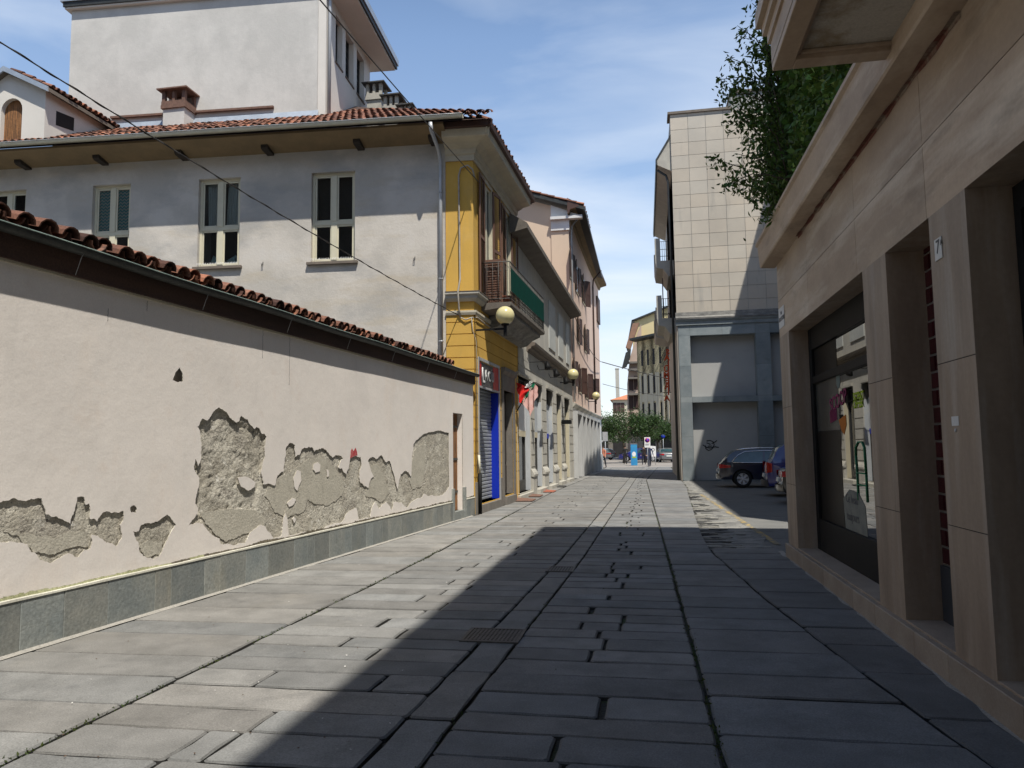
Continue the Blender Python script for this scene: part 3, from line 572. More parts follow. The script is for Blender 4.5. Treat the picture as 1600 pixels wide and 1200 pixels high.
# coping: board, soffit strip, gutter, tiles
g=MB(); g.fbox(LW,-.1,LWl+.03,.0,.05,3.19,3.40); obj('fascia_board',g,'brownboard',wall)
g=MB(); 
for i in range(60):
    s0=i*LWl/60; s1=s0+LWl/60; w0=.012*noise.noise(Vector((s0,0,0))); w1=.012*noise.noise(Vector((s1,0,0)))
    g.hexa([LW.P(s0,-.01,3.165+w0),LW.P(s1,-.01,3.165+w1),LW.P(s1,.02,3.165+w1),LW.P(s0,.02,3.165+w0),LW.P(s0,-.01,3.19),LW.P(s1,-.01,3.19),LW.P(s1,.02,3.19),LW.P(s0,.02,3.19)])
obj('mortar_strip',g,'cream',wall)
def halfgutter(mb,fr,s0,s1,dc,zc,r,n=8,sag=0,lip=True):
    k=40; vs=[]; 
    for i in range(k+1):
        a=s0+(s1-s0)*i/k; zz=zc+sag*noise.noise(Vector((a*.6,7,0)))
        for j in range(n+1): t=PI*j/n; vs.append(fr.P(a,dc+r*math.cos(t),zz-r*math.sin(t)))
        for j in range(n+1): t=PI*j/n; vs.append(fr.P(a,dc+(r-.006)*math.cos(t),zz-(r-.006)*math.sin(t)))
    m=2*(n+1); fs=[]
    for i in range(k):
        for j in range(n): fs.append((i*m+j,i*m+j+1,(i+1)*m+j+1,(i+1)*m+j)); fs.append((i*m+n+1+j,(i+1)*m+n+1+j,(i+1)*m+n+2+j,i*m+n+2+j))
    fs.append(tuple(range(n+1))); mb.add(vs,fs,(1,1,1),True)
g=MB(); halfgutter(g,LW,-.1,LWl+.06,.105,3.435,.062,sag=.012); gt=obj('gutter',g,'guttergreen',wall)
g=MB(); g.tube([LW.P(s_,.105+.062,3.437+.012*noise.noise(Vector((s_*.6,7,0)))) for s_ in [i*LWl/40 for i in range(41)]],.006,6); obj('gutter_lip',g,'verdigris',gt)
g=MB()
for i in range(8):
    s_=6+i*1.75; g.tube([LW.P(s_,.17,3.44),LW.P(s_,.11,3.36),LW.P(s_,.05,3.2)],.0025,5)
obj('gutter_wire',g,'zinc',gt)
g=MB(); sl_=.30; v=(-LW.n+Vector((0,0,sl_))).normalized(); tiles(g,LW.P(3.0,.085,3.445),LW.u,v,72,3,pitch=.21,course=.36,seed=3,r=.10); obj('coping_tiles',g,'tile',wall)
g=MB(); g.fprof(LW,0,LWl,[(.05,3.40),(-.9,3.40+.95*sl_-.0),(-.9,3.3),(.0,3.3)]); obj('coping_bed',g,'brownboard',wall)
for x,y0_,y1_ in ((453,512,602),(169,482,502),(411,508,560),(230,470,486)):
    a,zt0=LW.hit(x,y0_); _,zb0=LW.hit(x,y1_); g=MB(); n=14; g.tube([LW.P(a+.012*noise.noise(Vector((k*.9,x,0))),.0005,zt0+(zb0-zt0)*k/n) for k in range(n+1)],.0022,4); obj('hairline_crack',g,'letter',wall)
g=MB(); P_=[LW.hit(x,y) for x,y in z2([(588,465),(592,415),(600,402),(608,420),(622,398),(630,420),(633,445),(612,452)])]; g.prism([LW.P(a,.001,z) for a,z in P_],LW.n*.0015); obj('red_paint_mark',g,'redpaint',wall)
# ------------------------------------------------------------ grey rendered house behind the wall
GW=Fr((-4.89,17.955),(-14.89,17.295),-1)
if GW.n.y>0: GW=Fr((-4.89,17.955),(-14.89,17.295),1)
house=thing('grey_house','grey rendered house with cream windows behind the tiled wall','house',(-11,18,0))
wins=[]
for (xa,xb,yt,yb) in ((487,555,269,409),(311,376,278,417)):
    a=GW.hit(xb,yt)[0]; b=GW.hit(xa,yt)[0]; wins.append((a,b,6.5,8.91,.7))
wins.append((GW.hit(204,300)[0],GW.hit(145,300)[0],6.5,8.9,.7)); w_=wins[-1][1]-wins[-1][0]; e=GW.hit(41,300)[0]; wins.append((e,e+w_,6.5,8.9,.7))
g=MB(); panel(g,GW,0,15.5,0,9.75,wins,closed=.7); obj('wall',g,'grey_render',house)
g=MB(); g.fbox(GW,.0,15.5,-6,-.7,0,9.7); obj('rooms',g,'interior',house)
for i,(a,b,c,e,_) in enumerate(wins):
    fw=.07; g=MB(); mid=(a+b)/2; tr_=c+(e-c)*.44
    def bar(s0,s1,z0,z1,dd=(-.16,-.10)): g.fbox(GW,s0,s1,dd[0],dd[1],z0,z1)
    g2=[(a,a+fw,c,e),(b-fw,b,c,e),(a+fw,b-fw,e-fw,e),(a+fw,b-fw,c,c+fw),(a+fw,b-fw,tr_-.05,tr_+.05)]
    for r_ in g2: bar(*r_)
    bar(mid-.07,mid+.07,tr_+.05,e-fw,(-.15,-.09)); bar(mid-.08,mid+.08,c+fw,tr_-.05,(-.15,-.085))
    for (s0,s1) in ((a+fw,mid-.07),(mid+.07,b-fw)):
        for (q0,q1) in ((c+fw,tr_-.05),(tr_+.05,e-fw)):
            t=.045
            for r_ in ((s0,s0+t,q0,q1),(s1-t,s1,q0,q1),(s0+t,s1-t,q0,q0+t),(s0+t,s1-t,q1-t,q1)): g.fbox(GW,r_[0]+.001,r_[1]-.001,-.145,-.115,r_[2]+.001,r_[3]-.001)
    wf=bev(obj('window',g,'creamframe',house),.006,1)
    g=MB(); g.fbox(GW,a+.06,b-.06,-.136,-.130,c+.06,e-.06); obj('pane',g,'pane',wf)
    g=MB(); g.fbox(GW,a-.09,b+.09,-.1,.09,c-.075,c-.0); bev(obj('sill',g,'brownstone',wf),.006,1)
    if i<2:
        g=MB(); rn=random.Random(i)
        for k in range(26):
            s_=a+.03+(b-a-.06)*k/25; 
            for q in (-1,1): g.tube([GW.P(s_,.03,c),GW.P(s_+q*.02+rn.uniform(-.01,.01),.04+rn.uniform(-.03,.03),c+.1)],.0025,4)
        obj('bird_spikes',g,'white',wf)
    g=MB()
    if i==1:
        for side in (0,1):
            n=18; vs=[]; s0=(a+.10 if side else b-.14-.34)
            for k in range(n+1): 
                x=s0+.36*k/n; dpt=-.26-.02*math.sin(k*1.9)
                vs+= [GW.P(x+(.06 if side else -.04),dpt,tr_-.05),GW.P(x,dpt,e-.08)]
            g.add(vs,[(2*k,2*k+2,2*k+3,2*k+1) for k in range(n)],(1,1,1),True)
        obj('curtain',g,mat('curtain_sheer',(.6,.6,.57),(.5,.5,.48),scale=6,stretch=(6,6,.3),fine=.05),wf)
        g=MB(); ph=Vector((0,0,1)); base=GW.P((a+b)/2-.02,-.24,c+.20)
        for (ds,ang,sc) in ((.18,.35,.30),(-.30,-.5,.28)):
            cc=GW.P((a+b)/2+ds,-.27,c+.17); uu=(GW.u*math.cos(ang)+ph*math.sin(ang)); ww=(ph*math.cos(ang)-GW.u*math.sin(ang))
            nn=8; vs=[]; fs=[]
            for q in range(nn+1):
                for p in range(nn+1):
                    x=(p/nn-.5)*2; y=(q/nn-.5)*2; th=.09*(max(0,1-x**4)*max(0,1-y**4))**.5; pin=1-.12*(1-abs(x)**2)*abs(y)**3
                    vs.append(cc+uu*(x*sc*.55*(1-.1*(1-y*y)*0))+ww*(y*sc*.55*pin)+GW.n*th)
            for q in range(nn):
                for p in range(nn): k=q*(nn+1)+p; fs.append((k,k+1,k+nn+2,k+nn+1))
            g.add(vs,fs,(1,1,1),True)
        obj('pillow',g,mat('pillow_aqua',(.42,.55,.55),(.36,.5,.5),fine=.04),wf)
    if i==2:
        m,t,b_=_base('zigzag_curtain'); l=t.links.new; tcn=N('ShaderNodeTexCoord',t); sp=N('ShaderNodeSeparateXYZ',t); l(tcn.outputs['Object'],sp.inputs[0])
        pp=N('ShaderNodeMath',t,operation='PINGPONG'); pp.inputs[1].default_value=.055; l(sp.outputs[0],pp.inputs[0]); add=N('ShaderNodeMath',t,operation='ADD'); l(pp.outputs[0],add.inputs[0]); l(sp.outputs[2],add.inputs[1])
        fm=N('ShaderNodeMath',t,operation='PINGPONG'); fm.inputs[1].default_value=.045; l(add.outputs[0],fm.inputs[0]); mr=N('ShaderNodeMapRange',t); mr.inputs[1].default_value=.014; mr.inputs[2].default_value=.026; l(fm.outputs[0],mr.inputs[0])
        mxx=N('ShaderNodeMixRGB',t); mxx.inputs[1].default_value=(.55,.55,.50,1); mxx.inputs[2].default_value=(.08,.36,.38,1); l(mr.outputs[0],mxx.inputs[0]); l(mxx.outputs[0],b_.inputs['Base Color']); b_.inputs['Roughness'].default_value=.9
        g.fbox(GW,a+.07,b-.07,-.19,-.185,tr_+.02,e-.07); obj('curtain',g,m,wf)
    if i==3: g.fbox(GW,a+.07,b-.07,-.19,-.185,c+.1,e-.07); obj('blind',g,mat('aqua_blind',(.22,.45,.48),(.19,.40,.43),fine=.03),wf)
# eaves
g=MB(); g.fprof(GW,-.1,15.5,[(0,9.50),(.80,9.66),(.80,9.72),(0,9.80)]); obj('soffit',g,'soffit',house)
for x in (50,163,283,412,552,668):
    s_=-(onY(x,235,17.3).x+4.9); g=MB()
    g.fprof(GW,s_-.09,s_+.09,[(-.02,9.44),(.36,9.46),(.42,9.50),(.42,9.60),(0,9.52)]); obj('rafter_end',g,'darkwood',house)
g=MB(); halfgutter(g,GW,-.62,15.5,.87,9.83,.085); obj('gutter',g,'creamgutter',house)
g=MB(); g.tube([GW.P(-.62+.5*k,.96,9.835) for k in range(33)],.011,6); obj('gutter_bead',g,'zinc',house)
g=MB(); pz=GW.hit(688,230)[0]; g.tube([GW.P(pz+.06,.88,9.68),GW.P(pz+.05,.86,9.5),GW.P(pz,.25,8.95+.3),GW.P(pz-.02,.09,9.0),GW.P(pz-.02,.09,8.7),GW.P(pz-.02,.09,3.2)],.05,12); dp=obj('downpipe',g,'zinc',house)
for z in (8.15,5.9,4.3): g=MB(); g.lathe([(.056,0),(.062,0),(.062,.03),(.056,.03)],GW.P(pz-.02,.09,z),(0,0,1),14); g.fbox(GW,pz-.03,pz-.01,0,.05,z,z+.03); obj('pipe_clip',g,'zinc',dp)
for x,y in ((411,412),(648,404)):
    g=MB(); a,z=GW.hit(x,y); g.tube([GW.P(a,0,z+.04),GW.P(a-.02,.05,z+.03),GW.P(a-.02,.06,z-.04),GW.P(a+.02,.05,z-.07),GW.P(a+.02,.03,z)],.009,6); obj('wall_hook',g,'darkmetal',house)
# roof of tiles with a hip at the street corner
sr=.545; vv=(-GW.n+Vector((0,0,sr))).normalized(); E0=GW.P(0,.86,9.72)
g=MB(); nu=80
def roof_pt(s_,t): return GW.P(s_,.84-t,9.79+sr*t)
for j in range(15):
    s0=-1.25+ j*.29
    n=int((15.4-s0)/.19); 
    if j>9: n=min(n,int((5.5-s0)/.19)) 
    tiles(g,roof_pt(s0,0)+vv*(j*.34),GW.u,vv,n,1,pitch=.19,course=.34,seed=50+j,r=.09)
obj('roof_tiles',g,'tile',house)
# ------------------------------------------------------------ tower block rising behind the roof
TW=Fr(tuple(GW.P(4.15,-1.75,0))[:2],tuple(GW.P(12.4,-1.75,0))[:2],1)
if TW.n.y>0: TW.n=-TW.n
tower=thing('tower_house','tall pale rendered tower with overhanging roof rising behind the grey house','house',(-13,21,0))
# survey the street-side wall of the tower
TS=Fr(tuple(TW.P(0,0,0))[:2],tuple(TW.P(0,-3.0,0))[:2],1)
if TS.n.x<0: TS.n=-TS.n
tl=TS.hit(567,150)[0]; zt=TS.hit(567,95)[1]
tw_=[ (TS.hit(512,60)[0],TS.hit(523,60)[0]), (TS.hit(528,100)[0],TS.hit(541,100)[0]), (TS.hit(546,120)[0],TS.hit(558,120)[0]) ]
zb_=TS.hit(550,165)[1]; ztp=TS.hit(548,85)[1]
zr=TW.hit(113,17)[1]; TL=TW.hit(109,100)[0]
print('tower',tl,zt,tw_,zb_,ztp,zr,TL)
g=MB(); g.fbox(TW,0,TL,-tl,0,9,zr); obj('wall',g,'tower_render',tower)
ZT=zr
hol=[(max(.12,a),b,zb_+.3,ztp+.1,.22) for a,b in tw_]
g=MB(); panel(g,TS,0,tl,9,ZT,hol,d=.25); g.fbox(TS,0,tl,0.0,.02,9,ZT); g.quad(TS.P(0,0,9),TS.P(0,.25,9),TS.P(0,.25,ZT),TS.P(0,0,ZT)); g.quad(TS.P(tl,0,9),TS.P(tl,.25,9),TS.P(tl,.25,ZT),TS.P(tl,0,ZT)); obj('side_wall',g,'tower_side',tower)
for a,b,c,e,_ in hol:
    g=MB(); t=.035
    for r_ in ((a,a+t,c,e),(b-t,b,c,e),(a+t,b-t,c,c+t),(a+t,b-t,e-t,e),((a+b)/2-.02,(a+b)/2+.02,c+t,e-t)): g.fbox(TS,r_[0],r_[1],.045,.085,r_[2],r_[3])
    for k in range(7): g.fbox(TS,a+t,b-t,.05,.06,c+(e-c)*(k+.5)/7,c+(e-c)*(k+.5)/7+.015)
    wf=obj('window',g,'iron',tower); g=MB(); g.fbox(TS,a+.01,b-.01,.03,.04,c,e); obj('pane',g,'darkpane',wf); g=MB(); g.fbox(TS,a-.02,b+.02,.25,.28,c-.05,c); obj('sill',g,'brownstone',wf)
g=MB(); a=.12; g.tube([TS.P(a,.32,ZT-.05),TS.P(a,.32,ZT-.3),TS.P(a,.32,10.4)],.05,10); obj('downpipe',g,'zinc',tower)
g=MB(); 
oc=.15; ov=1.0
g.hexa([TW.P(-ov,-tl-.6,ZT),TW.P(TL+oc,-tl-.6,ZT),TW.P(TL+oc,.12,ZT),TW.P(-ov,.12,ZT),TW.P(-ov,-tl-.6,ZT+.16),TW.P(TL+oc,-tl-.6,ZT+.16),TW.P(TL+oc,.12,ZT+.16),TW.P(-ov,.12,ZT+.16)]); obj('roof_slab',g,'tower_side',tower)
g=MB(); g.fbox(TW,-ov-.03,TL+oc+.03,.12,.16,ZT+.05,ZT+.2); g.fbox(TW,-ov-.06,-ov,-tl-.65,.16,ZT+.05,ZT+.2); obj('roof_edge',g,'darkmetal',tower)
g=MB(); g.fbox(TW,-ov-.1,TL+oc+.1,-tl-.7,.2,ZT+.2,ZT+.42); obj('roof_top',g,'flash',tower)
g=MB(); g.fprof(TW,-.05,TL,[(0,10.8),(.30,10.7),(.30,10.75),(0.02,11.48)]); obj('flashing',g,'flash',tower)
g=MB()
for s0,s1 in ((1.3,4.0),(4.6,6.4),(7,8.2)): g.fbox(TW,s0,s1,.01,.09,11.62,11.68)
obj('ledge',g,'brick',tower)
# chimneys
def chimney(px,py0,py1,t,label,par,w=.75,dpt=.6,bricktop=True,zb=None):
    Yc=roof_pt(0,t).y
    A=onY(px[0],py1,Yc); B=onY(px[1],py1,Yc); T=onY(px[0],py0,Yc).z; x0,x1=A.x,B.x; z0=A.z-.6 if zb is None else zb
    g=MB(); y0,y1=Yc,Yc+dpt; h=T-z0
    zt=T-.62
    g.box(x0+.05,x1-.05,y0+.05,y1-.05,z0,zt); ch=obj('chimney',g,'tower_render' if bricktop else 'molding',par,label)
    g=MB(); g.box(x0,x1,y0,y1,zt,zt+.1); w_=.1
    for xx in (x0+.02,x1-.02-w_,(x0+x1)/2-.04):
        for yy in (y0+.02,y1-.02-w_): g.box(xx,xx+(w_ if xx!=(x0+x1)/2-.04 else .08),yy,yy+w_,zt+.1,T-.08,(rnd(.8,1.2),)*3)
    g.box(x0+.01,x1-.01,y0+.01,y1-.01,zt+.1,zt+.22); obj('chimney_head',g,'brick' if bricktop else 'molding',ch)
    g=MB(); xm=(x0+x1)/2; ym=(y0+y1)/2; o_=.09
    g.add([(x0-o_,y0-o_,T-.08),(x1+o_,y0-o_,T-.08),(x1+o_,y1+o_,T-.08),(x0-o_,y1+o_,T-.08),(x0-o_,y0-o_,T-.04),(x1+o_,y0-o_,T-.04),(x1+o_,y1+o_,T-.04),(x0-o_,y1+o_,T-.04),(xm,ym,T+.04)],[(3,2,1,0),(0,1,5,4),(1,2,6,5),(2,3,7,6),(3,0,4,7),(4,5,8),(5,6,8),(6,7,8),(7,4,8)]); obj('chimney_cap',g,'brick' if bricktop else 'iron',ch)
chimney((250,288),138,196,1.5,'rendered chimney with open brick head',house)
chimney((570,597),128,182,5.2,'tallest grey concrete chimney of three',house,bricktop=False)
chimney((598,622),147,182,4.8,'middle grey concrete chimney of three',house,bricktop=False)
chimney((623,642),162,184,4.4,'lowest grey concrete chimney of three',house,bricktop=False)
# dormer at the far left
_dx=onY(178,205,19.0).x; YD=onX(70,180,_dx).y; D0=onX(70,180,_dx); D1x=onY(-38,180,YD).x; ze=onY(70,141,YD).z; print('dormer',_dx,YD,ze,onX(178,205,_dx).z); zk=onY(14,116,YD).z; xr=onY(14,116,YD).x; zb=9.93
g=MB(); dl=3.3
ax0,ax1=onY(1,190,YD).x,onY(34,190,YD).x; az=onY(18,172,YD).z; r_=(ax1-ax0)/2; cx=(ax0+ax1)/2
outl=[(D1x,zb),(ax0,zb)]+[(cx-r_*math.cos(PI*k/10),az+r_*math.sin(PI*k/10)) for k in range(11)]+[(ax1,zb),(D0.x,zb),(D0.x,ze),(xr,zk),(D1x,ze)]
g.prism([(x,YD,z) for x,z in outl],(0,.18,0)); g.box(D0.x-.15,D0.x,YD+.18,YD+dl,zb,ze-.02); dm=obj('dormer',g,'tower_side',house)
g=MB(); g.box(ax0,ax1,YD+.12,YD+.16,zb,az+r_); obj('dormer_door',g,'oldwood',dm)
g=MB(); p0=onX(88,172,D0.x); p1=onX(115,205,D0.x); sp_=(ze-.35-p1.z-.1); g.prism([(D0.x-.01,p0.y,p0.z-.02),(D0.x-.01,p0.y,p0.z-.42),(D0.x-.01,p1.y,p1.z-.0),(D0.x-.01,p1.y,p1.z+.38)],(.014,0,0)); obj('dormer_opening',g,'interior',dm)
g=MB(); o_=.22; tw=Vector((D0.x+o_-xr,0,ze-.10-zk)); 
g.prism([(xr,YD-.15,zk+.02),(D0.x+o_,YD-.15,ze-.12),(D0.x+o_,YD-.15,ze-.02),(xr,YD-.15,zk+.12)],(0,dl,0)); g.prism([(xr,YD-.15,zk+.02),(D1x-o_,YD-.15,ze-.12),(D1x-o_,YD-.15,ze-.02),(xr,YD-.15,zk+.12)],(0,dl,0)); obj('dormer_roof',g,'brownstone',dm)
g=MB(); g.prism([(xr,YD-.19,zk+.0),(D0.x+o_,YD-.19,ze-.14),(D0.x+o_,YD-.19,ze-.0),(xr,YD-.19,zk+.14)],(0,.04,0)); g.prism([(xr,YD-.19,zk+.0),(D1x-o_,YD-.19,ze-.14),(D1x-o_,YD-.19,ze-.0),(xr,YD-.19,zk+.14)],(0,.04,0)); obj('dormer_flashing',g,'flash',dm)
g=MB(); vd=Vector((xr-(D0.x+o_),0,zk-ze+.10)); tiles(g,Vector((D0.x+o_-.02,YD,ze+.0)),(0,1,0),vd,24,4,pitch=.19,course=.34,seed=9,r=.08); obj('dormer_tiles',g,'tile',dm)
# ------------------------------------------------------------ yellow house
YF=Fr((-4.18,18.0),(-3.98,23.2)); YS=Fr((-4.18,18.0),(-4.89,17.953),1)
if YS.n.y>0: YS.n=-YS.n
yel=thing('yellow_house','ochre yellow corner house with balcony and blue edged shutter','house',(-4.6,20.5,0))
YL=YF.len
def sy(x,y=700,d=0): return YF.hit(x,y,d)[0]
shop=(sy(747.5,700),sy(779,700),.22,3.2,.28); door=(sy(785.5,700),sy(801,700),.25,3.3,.3)
sgt=(shop[0],shop[1],3.2,3.85,.1)
f1=(YF.hit(755,350)[0],YF.hit(768,380)[0]); fw1=(f1[0],f1[1],5.45,8.85,.09); f2=(YF.hit(788,380)[0],YF.hit(797,400)[0]); fw2=(f2[0],f2[1],5.45,8.85,.09)
jz=[.9+.30*k for k in range(14)]; jz=[z for z in jz if z<4.95]
g=MB(); panel(g,YF,0,YL,0,4.98,[shop,door,sgt],jz=jz,gap=.022,gd=.02,d=.02); panel(g,YF,0,YL,4.98,9.2,[fw1,fw2],d=0); panel(g,YF,0,YL,0,4.98,[shop,door,sgt],d=0)
panel(g,YS,0,.71,0,4.98,[],jz=jz,gap=.022,gd=.02,d=.02); panel(g,YS,0,.71,0,4.98,[],d=0); panel(g,YS,0,.71,4.98,9.2,[],d=0); 
g.quad(YS.P(.71,.02,0),YS.P(.71,-.3,0),YS.P(.71,-.3,9.2),YS.P(.71,.02,9.2))
obj('wall',g,'yellow',yel)
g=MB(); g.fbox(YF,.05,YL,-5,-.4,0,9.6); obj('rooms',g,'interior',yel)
def both(prof,m,name):                       # a moulding that turns the street corner
    g=MB(); g.fprof(YF,0,YL,prof,m0=1); g.fprof(YS,0,.71,prof,m0=1); return obj(name,g,m,yel)
both([(0,5.33),(.05,5.33),(.12,5.40),(.12,5.46),(.17,5.50),(.17,5.55),(0,5.57)],'molding','string_course')
both([(0,5.55),(.18,5.555),(.18,5.57),(0,5.6)],'brownstone','string_course_flashing')
both([(0,4.98),(.05,4.98),(.07,5.04),(.07,5.09),(0,5.10)],'cream','string_course')
both([(0,9.0),(.04,9.0),(.04,9.14),(.08,9.17),(.10,9.30),(.22,9.36),(.24,9.38),(0,9.38)],'cream','cornice')
both([(0,9.382),(.24,9.382),(.27,9.40),(.46,9.44),(.50,9.46),(.52,9.64),(0,9.64)],'cream','cornice')
g=MB(); pr=[(0,9.642),(.54,9.642),(.60,9.66),(.62,9.78),(.58,9.82),(0,9.84)]; g.fprof(YF,0,YL+.3,pr,m0=1); g.fprof(YS,0,.71,pr,m0=1); obj('eaves_gutter',g,'shutterdark',yel)
# tiled roof: street slope with hip
g=MB(); vs_=(-YF.n+Vector((0,0,.55))).normalized(); 
for j in range(9): tiles(g,YF.P(-.2+j*.34,.5,9.84)+vs_*(j*.34),YF.u,vs_,int((YL+.3-j*.34)/.19),1,pitch=.19,course=.34,seed=80+j,r=.09)
obj('roof_tiles',g,'tile',yel)
g=MB(); g.add([YF.P(-.5,.5,9.84),YF.P(YL+.3,.5,9.84),YF.P(YL+.3,-4.5,12.5),YF.P(3.2,-3.2,11.85)],[(0,1,2,3)]); g.add([GW.P(-1.2,.9,9.68),GW.P(15.4,.9,9.68),GW.P(15.4,-4.5,12.9),GW.P(4,-4.5,12.9)],[(0,1,2,3)]); 
g.quad(YF.P(YL+.3,.5,9.6),YF.P(YL+.3,.5,9.84),YF.P(YL+.3,-4.5,12.5),YF.P(YL+.3,-4.5,9.6)); obj('roof_deck',g,'brownboard',yel)
# shop: steel surround, sign, roller shutter, blue far reveal
a,b,c,e,_=shop
g=MB(); t=.07
for r_ in ((a-t,a,.05,3.87),(b,b+t,.05,3.87),(a-t,b+t,3.87,3.95),(a,b,3.17,3.22)): g.fbox(YF,r_[0],r_[1],-.02,.045,r_[2],r_[3])
obj('shop_surround',g,'zinc',yel)
g=MB(); g.fbox(YF,a,b,-.09,.015,3.22,3.87); sg=obj('shop_sign',g,'signgrey',yel,'dark shop sign with red ends over roller shutter')
g=MB(); L_=b-a; g.fbox(YF,a+.01,a+.26*1.1,.0,.02,3.225,3.865); obj('sign_red_field',g,'red',sg); g=MB(); g.fbox(YF,b-.62,b-.01,.0,.02,3.225,3.865); obj('sign_red_field',g,'red',sg)
text('lettering','L',.56,.008,'white',sg,YF.P(a+.36,.024,3.34),YF.u,(0,0,1),bold=.004); [text('lettering',ch,.40,.008,'plaque',sg,YF.P(a+.64+.36*k,.024,3.42),YF.u,(0,0,1)) for k,ch in enumerate('ACU')]
g=MB(); 
for k in range(30):
    z=c+.02+k*.1; g.fprof(YF,a+.002,b-.03,[(-.22,z),(-.195,z+.02),(-.195,z+.07),(-.22,z+.097)])
obj('roller_shutter',g,'rollsteel',yel)
g=MB(); g.fbox(YF,b-.03,b-.002,-.27,.01,c,3.17); obj('blue_jamb',g,'blue',yel)
g=MB(); g.fbox(YF,a,b,-.28,.10,-.05,.20); g.fbox(YF,-.02,a-t,-.1,.05,-.05,.78); g.fbox(YF,b+t,door[0]-.12,-.1,.05,-.05,.78); obj('shop_step',g,'stonedoor',yel)
a,b,c,e,_=door
g=MB(); t=.2
for r_ in ((a-t,a,.0,3.95),(b,min(b+t,YL),.0,3.95),(a,b,3.3,3.95)): g.fbox(YF,r_[0],r_[1],-.28,.06,r_[2],r_[3])
g.fbox(YF,b-.02,b-.001,-.28,.0,.22,3.3); g.fbox(YF,a,b,-.28,.12,-.05,.22); g.fprof(YF,a-t,b+t,[(.06,3.75),(.14,3.85),(.14,3.95),(0.06,3.95)]); obj('door_surround',g,'stonedoor',yel)
g=MB(); g.fbox(YF,a,b,-.26,-.2,.22,3.3)
for k in range(2):
    x0=a+(b-a)*k/2+.06; x1=a+(b-a)*(k+1)/2-.06
    for z0,z1_ in ((.35,1.1),(1.2,2.2),(2.3,3.1)): g.fbox(YF,x0,x1,-.2,-.18,z0,z1_)
bev(obj('house_door',g,'darkwood',yel),.01,1)
# french windows and louvred shutters
def shutter(fr,hs,z0,z1_,side,w,ang,m,par,dd=.03,name='shutter',lou=True):
    """leaf hinged at hs, opened by ang away from the wall; side=+1 leaf runs to +s"""
    g=MB(); u=(fr.u*side*math.cos(ang)+fr.n*math.sin(ang)); n_=(fr.n*math.cos(ang)-fr.u*side*math.sin(ang)); o=fr.P(hs,dd,0)
    def bx(a,b,c,e,t0=0,t1=.035):
        P=lambda x,y,z:o+u*x+n_*y+Vector((0,0,z)); g.hexa([P(a,t0,c),P(b,t0,c),P(b,t1,c),P(a,t1,c),P(a,t0,e),P(b,t0,e),P(b,t1,e),P(a,t1,e)])
    f=.06; bx(0,f,z0,z1_); bx(w-f,w,z0,z1_); bx(f,w-f,z0,z0+.12); bx(f,w-f,z1_-.08,z1_); m_=(z0+z1_)/2; bx(f,w-f,m_-.05,m_+.05)
    if lou:
        z=z0+.14
        while z<z1_-.12:
            if abs(z-m_)>.07:
                P=lambda x,y,zz:o+u*x+n_*y+Vector((0,0,zz)); g.hexa([P(f,.002,z+.028),P(w-f,.002,z+.028),P(w-f,.028,z),P(f,.028,z),P(f,.002,z+.036),P(w-f,.002,z+.036),P(w-f,.028,z+.008),P(f,.028,z+.008)])
            z+=.055
    else: bx(f,w-f,z0+.12,z1_-.08,.005,.02)
    return obj(name,g,m,par)
for (a,b,c,e,_) in (fw1,fw2):
    g=MB(); mid=(a+b)/2
    for r_ in ((a,a+.07,c,e),(b-.07,b,c,e),(a+.07,b-.07,e-.08,e),(mid-.06,mid+.06,c,e-.08),(a+.07,mid-.06,c,c+.8),(mid+.06,b-.07,c,c+.8)): g.fbox(YF,r_[0],r_[1],-.08,-.03,r_[2],r_[3])
    wf=obj('window',g,'creamframe',yel); g=MB(); g.fbox(YF,a+.001,a+.01,-.085,.0,c,e); g.fbox(YF,b-.01,b-.001,-.085,.0,c,e); obj('window_reveal',g,'cream',wf); g=MB(); g.fbox(YF,a+.02,b-.02,-.07,-.065,c,e); obj('pane',g,'darkpane',wf)
    g=MB(); 
    for r_ in ((a-.1,a,c,e+.1),(b,b+.1,c,e+.1),(a,b,e,e+.1)): g.fbox(YF,r_[0],r_[1],0,.025,r_[2],r_[3])
    obj('window_surround',g,'cream',wf)
    shutter(YF,a-.02,c+.02,e,-1,.60,R(2),'shutter',wf); shutter(YF,b+.02,c+.02,e,1,.55,R(9),'shutter',wf)
# balcony
bA=sy(752,470); bB=YF.hit(850,505,.78)[0]; bd=.80
print('balcony',bA,bB,YL,f1,f2,shop,door)
bal=thing('balcony','small iron balcony with green screen on the yellow corner house','balcony',tuple(YF.P((bA+bB)/2,.4,5.3)))
bal.name='balcony'
g=MB(); g.fprof(YF,bA,bB,[(0.0,5.22),(bd-.04,5.30),(bd,5.34),(bd,5.42),(0,5.42)]); 
obj('slab',g,'oldconcrete',bal)
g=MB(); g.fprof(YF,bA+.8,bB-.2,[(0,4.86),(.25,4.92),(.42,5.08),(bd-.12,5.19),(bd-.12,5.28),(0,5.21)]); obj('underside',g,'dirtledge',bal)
g=MB(); H=6.5; r=.012
cor=[YF.P(bA+.03,0,0),YF.P(bA+.03,bd-.03,0),YF.P(bB-.03,bd-.03,0),YF.P(bB-.03,0,0)]
for z in (5.52,H): g.tube([c_+Vector((0,0,z)) for c_ in cor],.016 if z==H else .012,8)
for p,q in zip(cor,cor[1:]):
    n=max(2,int((q-p).length/.13))
    for k in range(n+1):
        x=p+(q-p)*k/n; z=Vector((0,0,1)); g.tube([x+z*5.42,x+z*H],.008 if k%3 else .012,6)
        if k<n:
            m_=p+(q-p)*(k+.5)/n; uu=(q-p).normalized()
            for zc in (5.64,H-.18):
                g.tube([m_+z*zc+uu*(.045*math.cos(t))+z*(.07*math.sin(t)) for t in [2*PI*j/10*.85 for j in range(11)]],.006,5)
obj('railing',g,'iron',bal)
